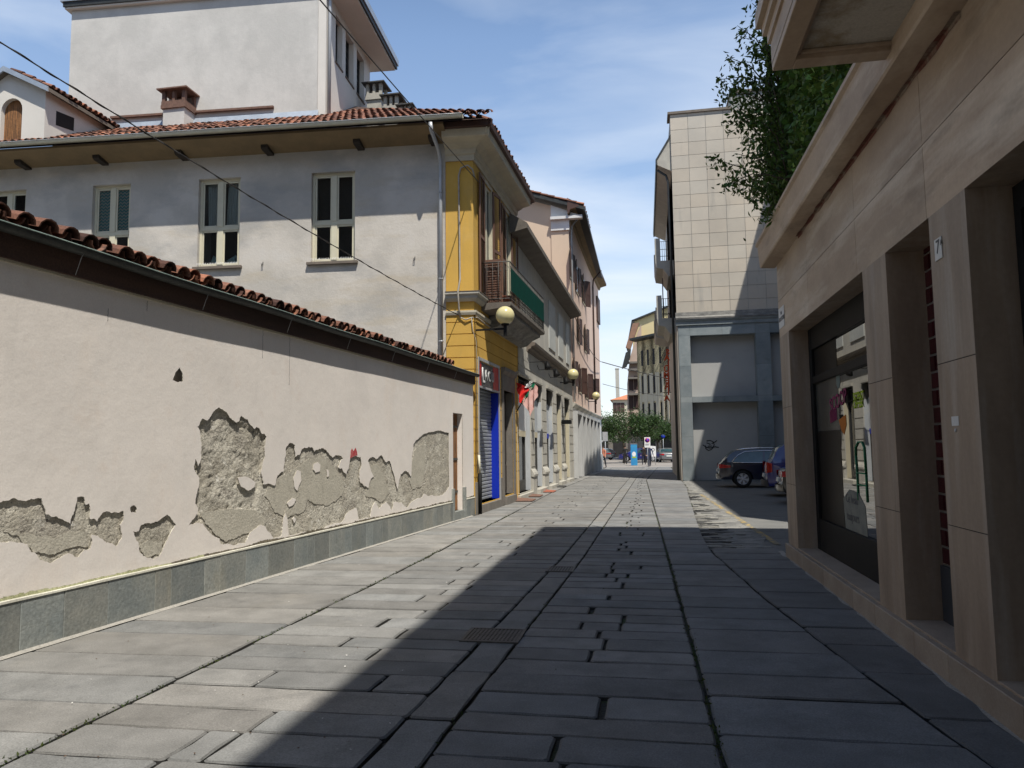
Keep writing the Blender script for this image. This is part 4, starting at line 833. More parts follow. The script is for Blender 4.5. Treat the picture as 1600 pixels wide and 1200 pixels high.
g=MB(); g.fbox(YF,bA+.06,bB-.06,bd-.012,bd-.006,5.72,6.33); obj('green_screen',g,'railgreen',bal)
g=MB(); P0=YF.P(bA+.55,bd-.22,5.42); g.lathe([(.0,0),(.10,0),(.13,.22),(.14,.22),(.14,.26),(.11,.26),(.0,.24)],P0,n=16); o=obj('flower_pot',g,'terracotta'); tag(o,'terracotta flower pot standing on the iron balcony','flower pot')
g=MB(); g.fbox(YF,bA+.12,bA+.15,.1,.5,5.45,6.6)
for k in range(16): z=5.55+k*.065; g.fprof(YF,bA+.10,bA+.12,[(.12,z),(.48,z),(.48,z+.03),(.12,z+.03)])
o=obj('louvred_panel',g,'shutter'); tag(o,'brown louvred panel leaning on the balcony end railing','panel')
# conduit and cables on the corner
g=MB(); cs=.36; g.tube([YS.P(-.05,.03,8.55),YS.P(.0,.04,8.75),YS.P(.12,.06,8.86),YS.P(.3,.06,8.8),YS.P(cs,.05,8.6),YS.P(cs-.01,.04,7),YS.P(cs-.02,.05,5.9),YS.P(cs+.01,.2,5.55),YS.P(cs,.1,5.1),YS.P(cs-.02,.05,4.92)],.022,8); obj('conduit',g,'conduit',yel)
g=MB(); g.tube([YS.P(cs-.02,.05,4.92),YS.P(.2,.07,4.85),YS.P(.05,.06,4.9),YF.P(.1,.06,4.93),YF.P(1,.05,4.9),YF.P(YL,.05,4.92)],.016,6); g.tube([YS.P(.05,.06,4.9),YS.P(.03,.05,4.6),YF.P(.05,.04,4.3),YF.P(.04,.04,1.0)],.01,6); obj('wiring',g,'conduit',yel)
g=MB(); g.tube([YF.P(.10,.09,.0),YF.P(.10,.09,1.0)],.05,10); pp_=obj('cast_iron_pipe',g,'black',yel); g=MB(); g.tube([YF.P(.10,.09,1.0),YF.P(.10,.07,1.45)],.03,8); obj('upper_pipe',g,'creamgutter',pp_)
# ------------------------------------------------------------ wall lamps
def lamp(fr,s_,z,reach,R_,label):
    o=thing('wall_lamp',label,'lamp',tuple(fr.P(s_,0,z-.4)),'globe lamps on the left facades')
    b=fr.P(s_,0,z); n_=fr.n; Z=Vector((0,0,1)); g=MB()
    g.fbox(fr,s_-.035,s_+.035,0,.02,z-.2,z+.2); g.fbox(fr,s_-.02,s_+.02,.02,reach,z-.045,z+.0); g.fbox(fr,s_-.03,s_+.03,reach-.03,reach+.05,z-.2,z+.06)
    obj('bracket',g,'black',o); c=b+n_*(reach+.01)+Z*(.06)
    g=MB(); g.lathe([(.0,0),(.09,0),(.11,.05),(.08,.06)],c,n=20); obj('lamp_socket',g,'black',o)
    g=MB(); cc=c+Z*(R_+.02); prof=[(R_*math.sin(PI*k/20),-R_*math.cos(PI*k/20)) for k in range(1,21)]; g.lathe(prof,cc,n=32); obj('globe',g,'globe',o)
    return o
s1_=YF.hit(742,522)[0]
lamp(YF,max(.05,s1_),4.62,.78,.235,'nearest globe lamp on black bracket at the yellow corner')
GF=Fr((-3.98,23.2),(-3.68,38.0)); PF0=(-3.68,38.0)
def lampat(px,py,fr,reach,label,R_=.235):
    r_=fr.hit(px,py,reach); lamp(fr,r_[0],r_[1]-.27,reach,R_,label)
lampat(895,587,GF,.62,'middle globe lamp on the grey shop building beside spotlights',.25)
PF=[(-3.68,38.0),(-3.62,44),(-3.50,50),(-3.28,56.5)]
PFs=[Fr(a,b) for a,b in zip(PF,PF[1:])]
lampat(931,620,PFs[2],.55,'farthest globe lamp on the pink building wall',.25)
# ------------------------------------------------------------ grey shop building
gs=thing('grey_shop_building','weathered grey building with a row of shop doors and dark eaves','building',(-4.5,30,0))
def sg_(x,y=700): return GF.hit(x,y)[0]
ops=[(807.5,828.5),(834.5,846.5),(853.5,863.5),(869.5,877),(882,889.5)]
oh=[(sg_(a),sg_(b),.18,3.95,.26) for a,b in ops]
print('ops',oh)
jz=[.95+.42*k for k in range(7)]
g=MB(); panel(g,GF,0,GF.len,0,4.9,oh,jz=jz,gap=.045,gd=.035,d=.035); panel(g,GF,0,GF.len,0,4.9,oh,d=0); obj('wall',g,'shopgrey',gs)
uw=[]
for xa,xb,ya in ((857,866,500),(872,878.5,520),(884,888,530)): 
    uw.append((GF.hit(xa,ya)[0],GF.hit(xb,ya)[0],5.75,7.75,.16))
g=MB(); panel(g,GF,0,GF.len,4.9,8.6,uw); obj('upper_wall',g,'shopgrey',gs)
for a,b,c,e,_ in uw: g=MB(); g.fbox(GF,a-.05,b+.05,-.1,.04,c,e); obj('window_shutter',g,'shutterwhite',gs)
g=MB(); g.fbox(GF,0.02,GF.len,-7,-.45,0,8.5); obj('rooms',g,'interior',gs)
g=MB(); g.fprof(GF,1.7,GF.len,[(0,4.92),(.05,4.93),(.07,5.0),(.16,5.03),(.18,5.1),(.30,5.13),(.32,5.22),(0,5.32)]); obj('cornice',g,'brownstone',gs)
g=MB(); g.fbox(GF,0,GF.len,0,.05,4.3,4.34); g.fbox(GF,0,GF.len,0,.04,4.55,4.58); obj('string_course',g,'shopgrey',gs)
EA=GF.hit(895,490,.5)
g=MB(); g.fprof(GF,-1.0,GF.len+.1,[(0,8.30),(.50,8.42),(.56,8.44),(.56,8.60),(.50,8.64),(0,8.95)]); obj('eaves',g,'oldconcrete',gs)
g=MB(); g.fprof(GF,-.9,GF.len,[(0,8.95),(.44,8.665),(.44,8.70),(-4,11.0),(-4,8.9)]); obj('roof',g,'tile',gs)
for k,(a,b,c,e,dp_) in enumerate(oh):
    g=MB(); g.fbox(GF,b-.012,b-.001,-.25,.0,c,e-.6); obj('far_reveal',g,'reveal_blue' if k<3 else 'reveal_ochre',gs)
    g=MB(); t=.05
    for r_ in ((a,a+t,c,e),(b-t-.02,b-.02,c,e),(a+t,b-t,e-.55,e-.5),(a+t,b-t,e-t,e),((a+b)/2-.03,(a+b)/2+.03,c,e-.55),(a+t,b-t,c,c+.35)): g.fbox(GF,r_[0],r_[1],-.22,-.17,r_[2],r_[3])
    sf=obj('shopfront',g,'iron',gs); g=MB(); g.fbox(GF,a+.02,b-.04,-.23,-.225,c,e); obj('pane',g,'darkpane',sf)
    g=MB(); g.fbox(GF,a-.05,b+.05,-.36,.22 if k else .12,-.05,.14+.02*(k%2)); bev(obj('step',g,'molding',gs),.012,1)
    g=MB(); g.fbox(GF,a-.02,b+.02,.0,.10,e+.02,e+.10); obj('lintel_ledge',g,'molding',sf)
    if 0<k<4:
        pass
for k in range(4):                           # pilaster bases between the doors
    a,b=oh[k][1],oh[k+1][0]; g=MB(); g.fbox(GF,a+.01,b-.01,.021,.10,0,.62); g.fprof(GF,a-.02,b+.02,[(.02,.62),(.13,.62),(.14,.70),(.11,.78),(.06,.86),(.02,.9)]); bev(obj('pilaster_base',g,'shopgrey',gs),.01,1)
# signboards hung in the doorways
for k,(m,lab) in enumerate((('white','pale hanging panel above first shop doorway'),('reveal_blue','pale blue hanging panel above second shop doorway'),('blue','blue and white hanging panel above third shop doorway'))):
    a,b=oh[k][:2]; g=MB(); g.fbox(GF,a+.05,b-.1,-.15,-.14,2.2,3.4); o=obj('hanging_panel',g,'reveal_blue' if k!=0 else 'white'); tag(o,lab,'panel'); g=MB(); g.fbox(GF,a+.05,b-.1,-.14,-.135,2.0,2.2); obj('coloured_strip',g,'blue' if k==2 else 'reveal_ochre',o)
# flag
fp=GF.hit(812,640); base=GF.P(.35,.05,2.95); tip=GF.P(.2,.05,3.0)+Vector((.75,.1,1.05)); A=onX(808,644,-3.9); base=Vector((-3.93,A.y if A.y<26 else 24,A.z)); T=onY(834,597,base.y+.2); 
fl=thing('flag','furled tricolour flag on a slanting black pole over the shops','flag',tuple(base))
g=MB(); g.tube([base,T],.018,8); obj('pole',g,'black',fl)
ax=(T-base); 
def cloth(t0,t1,w0,w1,m,dr,seed):
    g=MB(); n=12; k=8; vs=[]; dr=Vector(dr)
    for i in range(n+1):
        for j in range(k+1):
            t=t0+(t1-t0)*i/n; q=j/k; w=w0+(w1-w0)*i/n; p=base+ax*t
            vs.append(p+dr*(w*q)+Vector((.02*math.sin(i*1.1+j*.9+seed),.05*math.sin(i*.9+j*1.1+seed),.02*math.cos(i*1.3+seed)*q)))
    g.add(vs,[(i*(k+1)+j,i*(k+1)+j+1,(i+1)*(k+1)+j+1,(i+1)*(k+1)+j) for i in range(n) for j in range(k)],(1,1,1),True); obj('cloth',g,m,fl)
cloth(.30,1.0,.10,.16,mat('flag_green',(.01,.20,.10),(.01,.16,.08),fine=.04),(.35,-.1,-.5),1)
cloth(.30,.80,.05,.52,'red',(-.85,-.1,.35),2); cloth(.35,1.0,.60,.35,mat('flag_pale',(.62,.42,.38),(.5,.25,.22),scale=4,fine=.04),(.45,-.1,-.75),3); cloth(.78,1.0,.22,.12,'white',(-.8,-.1,.2),5)
# spotlights on an iron bar
sp=thing('spotlight_bar','iron brackets with black spotlights over the shop doorways','spotlight',tuple(GF.P(5,.1,4.4)))
for x,y in ((822,566),(838,578),(856,590)):
    s_,z=GF.hit(x,y); 
    g=MB(); g.tube([GF.P(s_,0,z+.25),GF.P(s_+.02,.1,z),GF.P(s_,.75,z)],.012,6); g.tube([GF.P(s_,0,z-.12),GF.P(s_,0,z+.25)],.014,6); obj('bracket',g,'black',sp)
    g=MB(); c=GF.P(s_,.72,z-.12); g.lathe([(0,-.12),(.07,-.12),(.09,.0),(.13,.13),(.12,.14),(.0,.10)],c,(.35,-.25,-1),n=14); g.fbox(GF,s_-.12,s_+.12,.70,.74,z-.2,z-.0); obj('lamp_head',g,'black',sp)
g=MB(); a,z=GF.hit(884,659,.2); g.fbox(GF,a-.25,a+.25,.03,.45,z-.10,z+.08); o=bev(obj('small_awning_box',g,'black'),.02,2); tag(o,'small black box sign projecting beside the last shop door','sign')
for i,(x,y,m,lab) in enumerate(((820,783,'doormat','nearest brown ramp plate at the first shop door'),(833,776,'doormat','second brown ramp plate along the shop doors'),(855,769,'terracotta','third reddish ramp plate along the shop doors'),(873,761,'iron','dark ramp plate farthest along the shop doors'))):
    q=onG(x,y); g=MB(); g.prism([(q.x-.35,q.y-.35,.012),(q.x+.28,q.y-.30,.012),(q.x+.28,q.y+.45,.012),(q.x-.35,q.y+.45,.06)],(0,0,.03)); o=bev(obj('door_ramp',g,m),.006,1); tag(o,lab,'ramp','ramps at the shop doors')
# ------------------------------------------------------------ pink building (gently curved front)
pk=thing('pink_building','tall pink building with brown shutters and white ground floor','building',(-5,47,0))
ZE=14.1; 
g=MB(); gl=MB(); cor=MB(); eav=MB()
for i,fr in enumerate(PFs):
    panel(gl,fr,0,fr.len,0,3.75,[]); panel(g,fr,0,fr.len,3.75,ZE,[],d=0)
    cor.fprof(fr,0,fr.len,[(0,3.70),(.05,3.72),(.16,3.80),(.18,3.84),(.18,3.90),(0,3.98)])
    eav.fprof(fr,-.02 if i else -.5,fr.len+(.05 if i<2 else .5),[(0,ZE-.35),(.1,ZE-.3),(.15,ZE-.12),(.6,ZE+.0),(.6,ZE+.16),(0,ZE+.5)])
e2=PFs[2].P(PFs[2].len,0,0); g.quad(e2,e2+Vector((-9,2,0)),e2+Vector((-9,2,ZE)),e2+Vector((0,0,ZE)))
obj('wall',g,'pink',pk); obj('ground_floor_wall',gl,'white_stone',pk); obj('cornice',cor,'molding',pk); 
o=obj('eaves',eav,['soffit','shutterdark'],pk)
for p in o.data.polygons:
    if abs(p.normal.z)<.5 and p.center.z>ZE-.1: p.material_index=1
# gable end facing the street mouth
y0=38.0; gx=-3.68
def gz(x,y): return onY(x,y,y0)
pts_=[(gx,0),(gx,ZE),]
xA=gz(815,310); sl2=(xA.z-ZE)/(xA.x-gx)
g=MB(); g.prism([(gx,y0,0),(gx,y0,ZE),(-12,y0,ZE+sl2*(-12-gx)),(-12,y0,0)],(0,.3,0)); obj('gable_wall',g,'peach',pk)
g=MB(); w0=gz(862,400).x; g.box(w0,gx,y0-.06,y0-.001,0,ZE-1.0); obj('corner_strip',g,'peach',pk)
g=MB(); a=gz(855,345); g.prism([(gx+.75,y0-.35,ZE-.55),(gx+.75,y0-.35,ZE-.40),(w0,y0-.35,ZE-.40),(w0,y0-.35,ZE-.55)],(0,.345,0)); g.prism([(gx+.05,y0-.15,ZE-1.1),(gx+.05,y0-.15,ZE-.55),(w0,y0-.15,ZE-.55),(w0,y0-.15,ZE-1.1)],(0,.145,0)); g.prism([(gx+.75,y0-.1,ZE-.40),(w0,y0-.1,ZE-.40),(w0,y0-.1,ZE+sl2*(w0-gx)+.0)],(0,.095,0)); obj('gable_return',g,'white_stone',pk)
g=MB(); g.prism([(gx+.9,y0-.5,ZE+.10+sl2*.9),(gx+.9,y0-.5,ZE+.28+sl2*.9),(-12,y0-.5,ZE+.28+sl2*(-12-gx)),(-12,y0-.5,ZE+.10+sl2*(-12-gx))],(0,16,0)); ro=obj('roof',g,'darkmetal',pk)
g=MB(); vt=Vector((-1,0,sl2*-1*1.0)); vt=Vector((-1,0,-sl2)); tiles(g,Vector((gx+.85,y0-.45,ZE+.30+sl2*.85)),(0,1,0),vt,20,14,pitch=.22,course=.4,seed=33,r=.1); obj('roof_tiles',g,'tile',pk)
# windows with shutters
def pframe(x,y):
    for i,fr in enumerate(PFs):
        s_,z=fr.hit(x,y)
        if s_<fr.len+.01 and s_>-.5: return fr,s_,z
    return PFs[2],*PFs[2].hit(x,y)
for (xa,xb,ya,yb,op) in ((889,893,388,431,1),(898,903,408,452,1),(909,920,430,470,2),(901,904.5,492,533,1),(912,916,508,547,1),(903,912,570,612,2),(913.5,919.5,580,621,2),(924,930,588,614,2),(894,898,560,600,1)):
    fr,a,z1_=pframe(xa,ya); _,b,z2_=pframe(xa,yb); fr2,bb,_z=pframe(xb,(ya+yb)/2)
    p0=fr.P(a,0,0); p1=fr2.P(bb,0,0); w=(p1-p0).length
    g=MB(); wW=max(.9,min(w,1.6)) ; g.fbox(fr,a,a+wW,0.002,.03,z2_,z1_); wf=obj('window',g,'cream',pk); g=MB(); g.fbox(fr,a+.08,a+wW-.08,.03,.034,z2_+.08,z1_-.08); obj('pane',g,'darkpane',wf)
    shutter(fr,a,z2_,z1_,-1,.48,R(10),'shutterdark',wf,dd=.04,lou=False)
    shutter(fr,a+wW,z2_,z1_,1,.48,R(10 if op==1 else 35),'shutterdark',wf,dd=.04,lou=False)
# loggia block at the far top corner
fr,a,z1_=pframe(926,452); g=MB(); g.fbox(PFs[2],PFs[2].len-1.9,PFs[2].len-.05,.002,.12,z1_-1.9,z1_); obj('corner_shutters',g,'shutterdark',pk)
for x,ytop,ybot in ((890,352,600),(924,425,700)):
    fr,a,zt_=pframe(x,ytop); _,_,zb2=pframe(x,ybot); g=MB(); g.tube([fr.P(a,.7,ZE-.05),fr.P(a,.12,ZE-.7),fr.P(a,.08,ZE-1.2),fr.P(a,.08,4.0)],.055,8); obj('downpipe',g,'zinc' if x==890 else 'shutterdark',pk)
# ground floor bays
xs=[903,909,915,921.5,927.5,934]; 
for i,(xa,xb) in enumerate(((895,902),(904,908.5),(910.5,915),(916.5,921),(922.5,927),(928,932))):
    fr,a,z=pframe(xa,690); fr2,b,_z=pframe(xb,690); p1=fr2.P(b,0,0); w=(p1-fr.P(a,0,0)).length
    g=MB(); g.fbox(fr,a,a+.12,.0,.28,0.05,3.35); g.fbox(fr,a+w-.12,a+w,.0,.28,.05,3.35); g.fbox(fr,a,a+w,.0,.30,3.35,3.5); g.fbox(fr,a,a+w,.005,.03,3.1,3.3); obj('bay_frame',g,'baygrey',pk)
    g=MB(); g.fbox(fr,a+.13,a+w-.13,.004,.03,.05,2.9); obj('bay_panel',g,'panelgrey',pk); g=MB(); g.fbox(fr,a+.13,a+w-.13,.004,.02,2.95,3.33); obj('bay_top_strip',g,'interior',pk)  # near-black strip across the top of each bay
g=MB(); g.fbox(PFs[2],PFs[2].len-1.4,PFs[2].len+.03,.0,.08,0,1.1); g.fbox(PFs[0],0,.8,0,.06,0,1.1); obj('plinth',g,'panelgrey',pk)
# ------------------------------------------------------------ overhead cables
def cable(label,A,B,sag,r=.012,n=28,twist=False):
    A,B=Vector(A),Vector(B); pts=[A+(B-A)*(i/n)-Vector((0,0,sag*4*(i/n)*(1-i/n))) for i in range(n+1)]
    g=MB(); g.tube(pts,r,6)
    if twist:
        d_=(B-A).normalized(); u=d_.orthogonal().normalized(); w=d_.cross(u); q=[A+(B-A)*(i/240)-Vector((0,0,sag*4*(i/240)*(1-i/240)))+u*r*1.5*math.cos(i*.45)+w*r*1.5*math.sin(i*.45) for i in range(241)]; g.tube(q,r*.5,5)
    tag(obj('overhead_cable',g,'cable'),label,'cable')
cable('thick twisted overhead cable crossing the grey house to the yellow corner',onY(-60,28,6.5),YS.P(.40,.05,4.98),.10,.009,twist=True)
cable('straight dark overhead cable from the top edge to the yellow cornice',onY(440,-70,9.0),YF.P(.35,.06,8.55),.02,.011)
cable('thin cable sagging along the pink wall and across the street',PFs[0].P(.5,.15,8.6),PFs[2].P(5.5,.25,8.0),.55,.02)
cable('upper thin cable crossing the street mouth',PFs[2].P(5.5,.25,8.0),Vector((1.9,60,7.0)),.05,.03)
cable('lower thin cable crossing the street mouth',PFs[2].P(6.2,.2,6.4),Vector((1.9,62,5.7)),.1,.02)
# ------------------------------------------------------------ limestone shop building on the right
XR=2.0; RB=Fr((XR,11.4),(XR,-6.0),1)         # s runs towards the viewer; outward normal must face -x
if RB.n.x>0: RB.n=-RB.n
rb=thing('limestone_shop_building','limestone clad shop building with deep openings on the right','building',(3,6,0))
sR=lambda Y:11.4-Y
hol=[(sR(10.71),sR(7.14),.2,3.18,.9),(sR(6.48),sR(5.52),.2,3.18,.30),(sR(4.92),sR(2.4),.2,3.18,1.3),(sR(1.6),sR(-1.2),.2,3.18,.3)]
g=MB(); js=[sR(8.95),sR(7.14)-.0,sR(5.3),sR(3.6),sR(1.9),sR(0)]
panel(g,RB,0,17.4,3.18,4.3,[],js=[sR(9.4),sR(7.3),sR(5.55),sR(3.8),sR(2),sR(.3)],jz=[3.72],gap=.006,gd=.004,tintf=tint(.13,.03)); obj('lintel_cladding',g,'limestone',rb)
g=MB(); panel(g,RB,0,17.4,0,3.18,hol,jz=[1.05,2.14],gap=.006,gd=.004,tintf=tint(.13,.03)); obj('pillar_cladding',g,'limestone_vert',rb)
g=MB(); g.quad(RB.P(0,-.004,0),RB.P(0,-8,0),RB.P(0,-8,4.3),RB.P(0,-.004,4.3)); obj('end_wall',g,'limestone',rb)
g=MB(); panel(g,RB,0,17.4,0.0,4.3,[(h[0],h[1],h[2],h[3],0) for h in hol],d=-.006); obj('joint_backing',g,'interior',rb)
g=MB(); 
cur=0
for h in hol+[(17.4,17.4,0,0,0)]:
    a,b=h[0],h[1]
    k=int((b-a)/1.7)+1
    s_=cur
    while s_<b-.01:
        e_=min(s_+rnd(.9,1.3),b); kk=rnd(.85,1.12); g.fbox(RB,s_+.002,e_-.002,-.28,.05,-.05,.19,(kk,kk*.98,kk*.95)); s_=e_
    cur=b
bev(obj('plinth',g,'sillstone',rb),.005,1)
g=MB()
for h in hol[:3]: g.fbox(RB,h[0]+.003,h[1]-.003,-.9 if h is hol[0] else -.4,-.001,.192,.205,(1.25,1.2,1.15))
obj('sill_slab',g,'sillstone',rb)
g=MB(); g.fprof(RB,-.15,17.4,[(0,4.27),(.20,4.285),(.215,4.30),(.24,4.60),(.27,4.62),(.27,4.66),(0,4.70)]); obj('cornice',g,'limestone',rb)
g=MB()
rz=[(1.6+k*.2,.012+.03*max(0,noise.noise(Vector((k*.55,3,0)))+.15)) for k in range(26)]
for (a,w),(b,w2) in zip(rz,rz[1:]): g.add([RB.P(a,.002,4.268),RB.P(b,.002,4.268),RB.P(b,.008+w2*1.5,4.268),RB.P(a,.008+w*1.5,4.268)],[(0,1,2,3)]); g.add([RB.P(a,.003,4.269),RB.P(b,.003,4.269),RB.P(b,.003,4.27-w2*2),RB.P(a,.003,4.27-w*2)],[(0,1,2,3)])
obj('rust_stain',g,mat('rust_stain',(.13,.045,.03),(.20,.15,.11),scale=3,contrast=(.45,.55),fine=.2),rb)
g=MB(); g.box(XR+.02,9,-6,11.35,4.3,4.62); obj('terrace_slab',g,'molding',rb)
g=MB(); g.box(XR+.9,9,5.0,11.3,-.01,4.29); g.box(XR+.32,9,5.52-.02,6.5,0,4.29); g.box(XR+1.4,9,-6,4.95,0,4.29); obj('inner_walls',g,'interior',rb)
# upper storeys, set so that their roof throws the street shadow
UPH=14.2
g=MB(); g.box(XR,9.0,-12,9.15,4.70,UPH); obj('upper_storeys',g,'limestone',rb)
g=MB(); 
for z in (8.2,11.6): g.box(XR-.08,XR,-12,9.15,z,z+.25)
for Y in (-3,1,5):
    for z in (5.2,8.9,12.2): g.box(XR-.012,XR-.001,Y,Y+1.3,z,z+1.8 if z<12 else z+1.5)
obj('upper_bands',g,'darkpane',rb)
# balcony slab above the shop
bl=thing('stone_balcony','stone balcony slab with stained soffit above the shop pavement','balcony',(1.5,2,4.4))
bx0=1.0; by1=5.52; bt=4.36
g=MB(); g.box(bx0,XR-.0,-4,by1,bt+.06,bt+.22); obj('slab',g,mat('stained_soffit',(.46,.42,.36),(.27,.21,.13),scale=1.5,contrast=(.44,.56),fine=.1,bump=.4,bscale=12,streak=[((.20,.14,.08),(1,1,1),2.2,.55,.7,.7)]),bl)
g=MB(); w=.14; g.box(bx0,bx0+w,-4,by1,bt,bt+.058); g.box(bx0+w,XR-.05,by1-w,by1,bt,bt+.058); g.box(bx0+w,bx0+w+.03,-4,by1-w,bt+.03,bt+.058); g.box(bx0+w+.03,XR-.05,by1-w-.03,by1-w,bt+.03,bt+.058)
bev(obj('soffit_frame',g,'limestone',bl),.006,2)
g=MB()
for dx,z0,z1_ in ((.0,bt+.06,bt+.22),(.02,bt+.222,bt+.30),(.05,bt+.302,bt+.38),(.09,bt+.382,bt+.50)): g.box(bx0-dx-.002,bx0-.001,-4,by1+dx,z0,z1_); g.box(bx0-.001,XR,by1+.001,by1+dx+.003,z0,z1_)
g.box(bx0-.0,XR,-4,by1,bt+.222,bt+.50); bev(obj('edge_mouldings',g,'limestone',bl),.004,1)
g=MB(); g.box(bx0+.05,bx0+.15,-4,by1-.05,bt+.5,bt+1.4); g.box(bx0+.15,XR,by1-.15,by1-.05,bt+.5,bt+1.4); obj('parapet',g,'limestone',bl)
# shop window
h=hol[0]; a,b,c,e=h[:4]; sw=MB(); dF=-.25
def fb(mb,s0,s1,z0,z1_,d0=-.33,d1=-.25): mb.fbox(RB,s0,s1,d0,d1,z0,z1_)
for r_ in ((a,a+.16,c,e),(b-.16,b,c,e),(a+.16,b-.16,e-.30,e),(a+.16,b-.16,c,c+.42),(a+.16,b-.16,2.42,2.52)): fb(sw,*r_)
swo=bev(obj('shop_window',sw,'black',rb),.006,1); g=MB(); fb(g,a+.1,b-.1,c+.1,e-.1,-.295,-.289); obj('pane',g,'shopglass',swo)
g=MB(); g.fbox(RB,a+.001,b,-.88,-.87,.2,3.18); obj('back_wall',g,'roomwall',swo)
g=MB(); g.fbox(RB,a+.2,b-.1,-.86,-.40,.21,.55); obj('display_plinth',g,'roomwall',swo)
sb_=RB.hit(1309,700,-.25)[0]; zb_=RB.hit(1300,672,-.25)[1]; g=MB(); g.fbox(RB,a+.16,sb_,-.2895,-.2865,zb_,2.42); obj('display_poster',g,mat('poster_grey',(.075,.07,.055),(.055,.055,.05),scale=2,rough=.25,fine=.03),swo)
MT['panel_dark']=mat('panel_dark',(.016,.014,.012),(.012,.011,.010),rough=.4,fine=.03,spec=.1)
for q in ((.62,zb_),(2.52,2.88)): g=MB(); g.fbox(RB,a+.16,sb_,-.2895,-.286,*q); obj('dark_panel',g,'panel_dark',swo)
# window stickers (flat vinyl on the glass)
def stick(txt,x,y,size,m,mirror=False,tilt=.0):
    s_,z=RB.hit(x,y,-.28); rt_=RB.u.copy(); up_=Vector((0,0,1)); r2=(rt_*math.cos(tilt)+up_*math.sin(tilt)); u2=(up_*math.cos(tilt)-rt_*math.sin(tilt))
    return text('window_lettering',txt,size,.001,m,swo,RB.P(s_,-.282,z),r2,u2,bold=.004)
MT['magenta']=mat('magenta',(.26,.03,.10),(.20,.03,.08),fine=.03); MT['lime']=mat('lime',(.36,.48,.02),(.32,.44,.02),fine=.03); MT['greenvinyl']=mat('greenvinyl',(.06,.26,.12),(.06,.22,.11),fine=.03); MT['paper']=mat('paper',(.24,.24,.20),(.17,.17,.15),scale=5,fine=.06); MT['orange']=mat('orange',(.5,.16,.02),(.42,.13,.02),fine=.03)
stick('SCOOP',1297,645,.24,'magenta',tilt=.12); stick('IIIIIII',1297,661,.20,'magenta',tilt=.10)
stick('SCENT',1333,627,.13,'lime',tilt=.0); stick('OFFER',1333,638,.13,'lime',tilt=.0)
s_,z=RB.hit(1330,800,-.284); 
g=MB(); P_=[(-.55,.35),(-.2,.52),(.25,.50),(.55,.30),(.60,-.2),(.45,-.55),(.1,-.60),(-.3,-.52),(-.5,-.2)]; g.prism([RB.P(s_+.12+p*.8,-.2875,z-.10+q*.68) for p,q in P_],RB.n*.002); obj('paper_sticker',g,'paper',swo)
for t_,zz in (('Ce beau',.14),('toujours',-.06),('la paix',-.27)): text('handwriting',t_,.15,.001,'letter',swo,RB.P(s_-.20,-.2835,z+zz-.04),RB.u,(0,0,1))
g=MB(); cs_,cz=RB.hit(1346,745,-.284); 
for pth in ([(-.14,.30),(-.13,.42),(-.05,.5),(.06,.5),(.12,.42),(.13,.05)],[(-.14,.30),(-.13,.05),(.13,.05)],[(-.13,.05),(-.13,-.35)],[(.13,.05),(.13,-.35)],[(-.13,-.12),(.13,-.12)]): g.tube([RB.P(cs_+p*1.3,-.282,cz+q*.75) for p,q in pth],.008,6)
obj('chair_outline_sticker',g,'greenvinyl',swo)
g=MB(); s_,z=RB.hit(1311,632,-.284); g.prism([RB.P(s_+.09*math.cos(t)+.0,-.2875,z+.30+.11*math.sin(t)) for t in [2*PI*k/18 for k in range(18)]],RB.n*.002); obj('round_sticker',g,mat('greenish_vinyl',(.16,.19,.17),(.14,.17,.15),fine=.03),swo)
g=MB(); s_,z=RB.hit(1316,662,-.284); g.prism([RB.P(s_+p,-.2875,z+q) for p,q in ((-.16,.05),(.16,.10),(.17,-.02),(.05,-.13),(-.06,-.08))],RB.n*.002); obj('orange_sticker',g,'orange',swo)
g=MB(); q_=RB.P(RB.hit(1320,547,-.6)[0],-.6,RB.hit(1320,547,-.6)[1]); g.lathe([(0.001,.07),(.03,.06),(.05,.0),(.06,-.05)],q_,n=14); o=obj('shade',g,mat('lit_shade',(.8,.5,.2),(.8,.5,.2),emit=((1,.62,.18),3.0)))
ol=thing('shop_lamp','small glowing lamp hanging inside the shop window','lamp',tuple(q_)); o.parent=ol; o.location=-q_; o.name='lamp_shade'
g=MB(); g.tube([q_+Vector((0,0,.07)),q_+Vector((0,0,.8))],.004,5); obj('cord',g,'black',ol)
# narrow glazed red brick doorway
h=hol[1]; a,b,c,e=h[:4]; g=MB(); z=c+.45; k=0
while z<e-.02:
    s_=a+.02-(.11 if k%2 else 0)
    while s_<b:
        s0=max(s_,a+.01); s1=min(s_+.215,b-.01)
        if s1-s0>.02: kk=rnd(.7,1.4); g.fbox(RB,s0+.010,s1-.010,-.30,-.285,z+.010,z+.128,(kk,kk,kk))
        s_+=.225
    z+=.138; k+=1
obj('red_glazed_bricks',g,'redglaze',rb); g=MB(); g.fbox(RB,a,b,-.306,-.296,c,e); obj('brick_grout',g,'oldconcrete',rb); g=MB(); g.fbox(RB,a+.01,b-.01,-.29,-.27,c,c+.44); obj('kick_plate',g,'bumper',rb)
h=hol[2]; g=MB(); g.fbox(RB,h[0]+.02,h[0]+.10,-.36,-.26,.2,3.16); g.fbox(RB,h[0]+.1,h[1],-.36,-.26,3.0,3.16); obj('door_frame',g,'black',rb)
g=MB(); g.fbox(RB,h[0],h[1],-.36,-.355,.2,3.1); obj('dark_doors',g,'darkpane',rb)
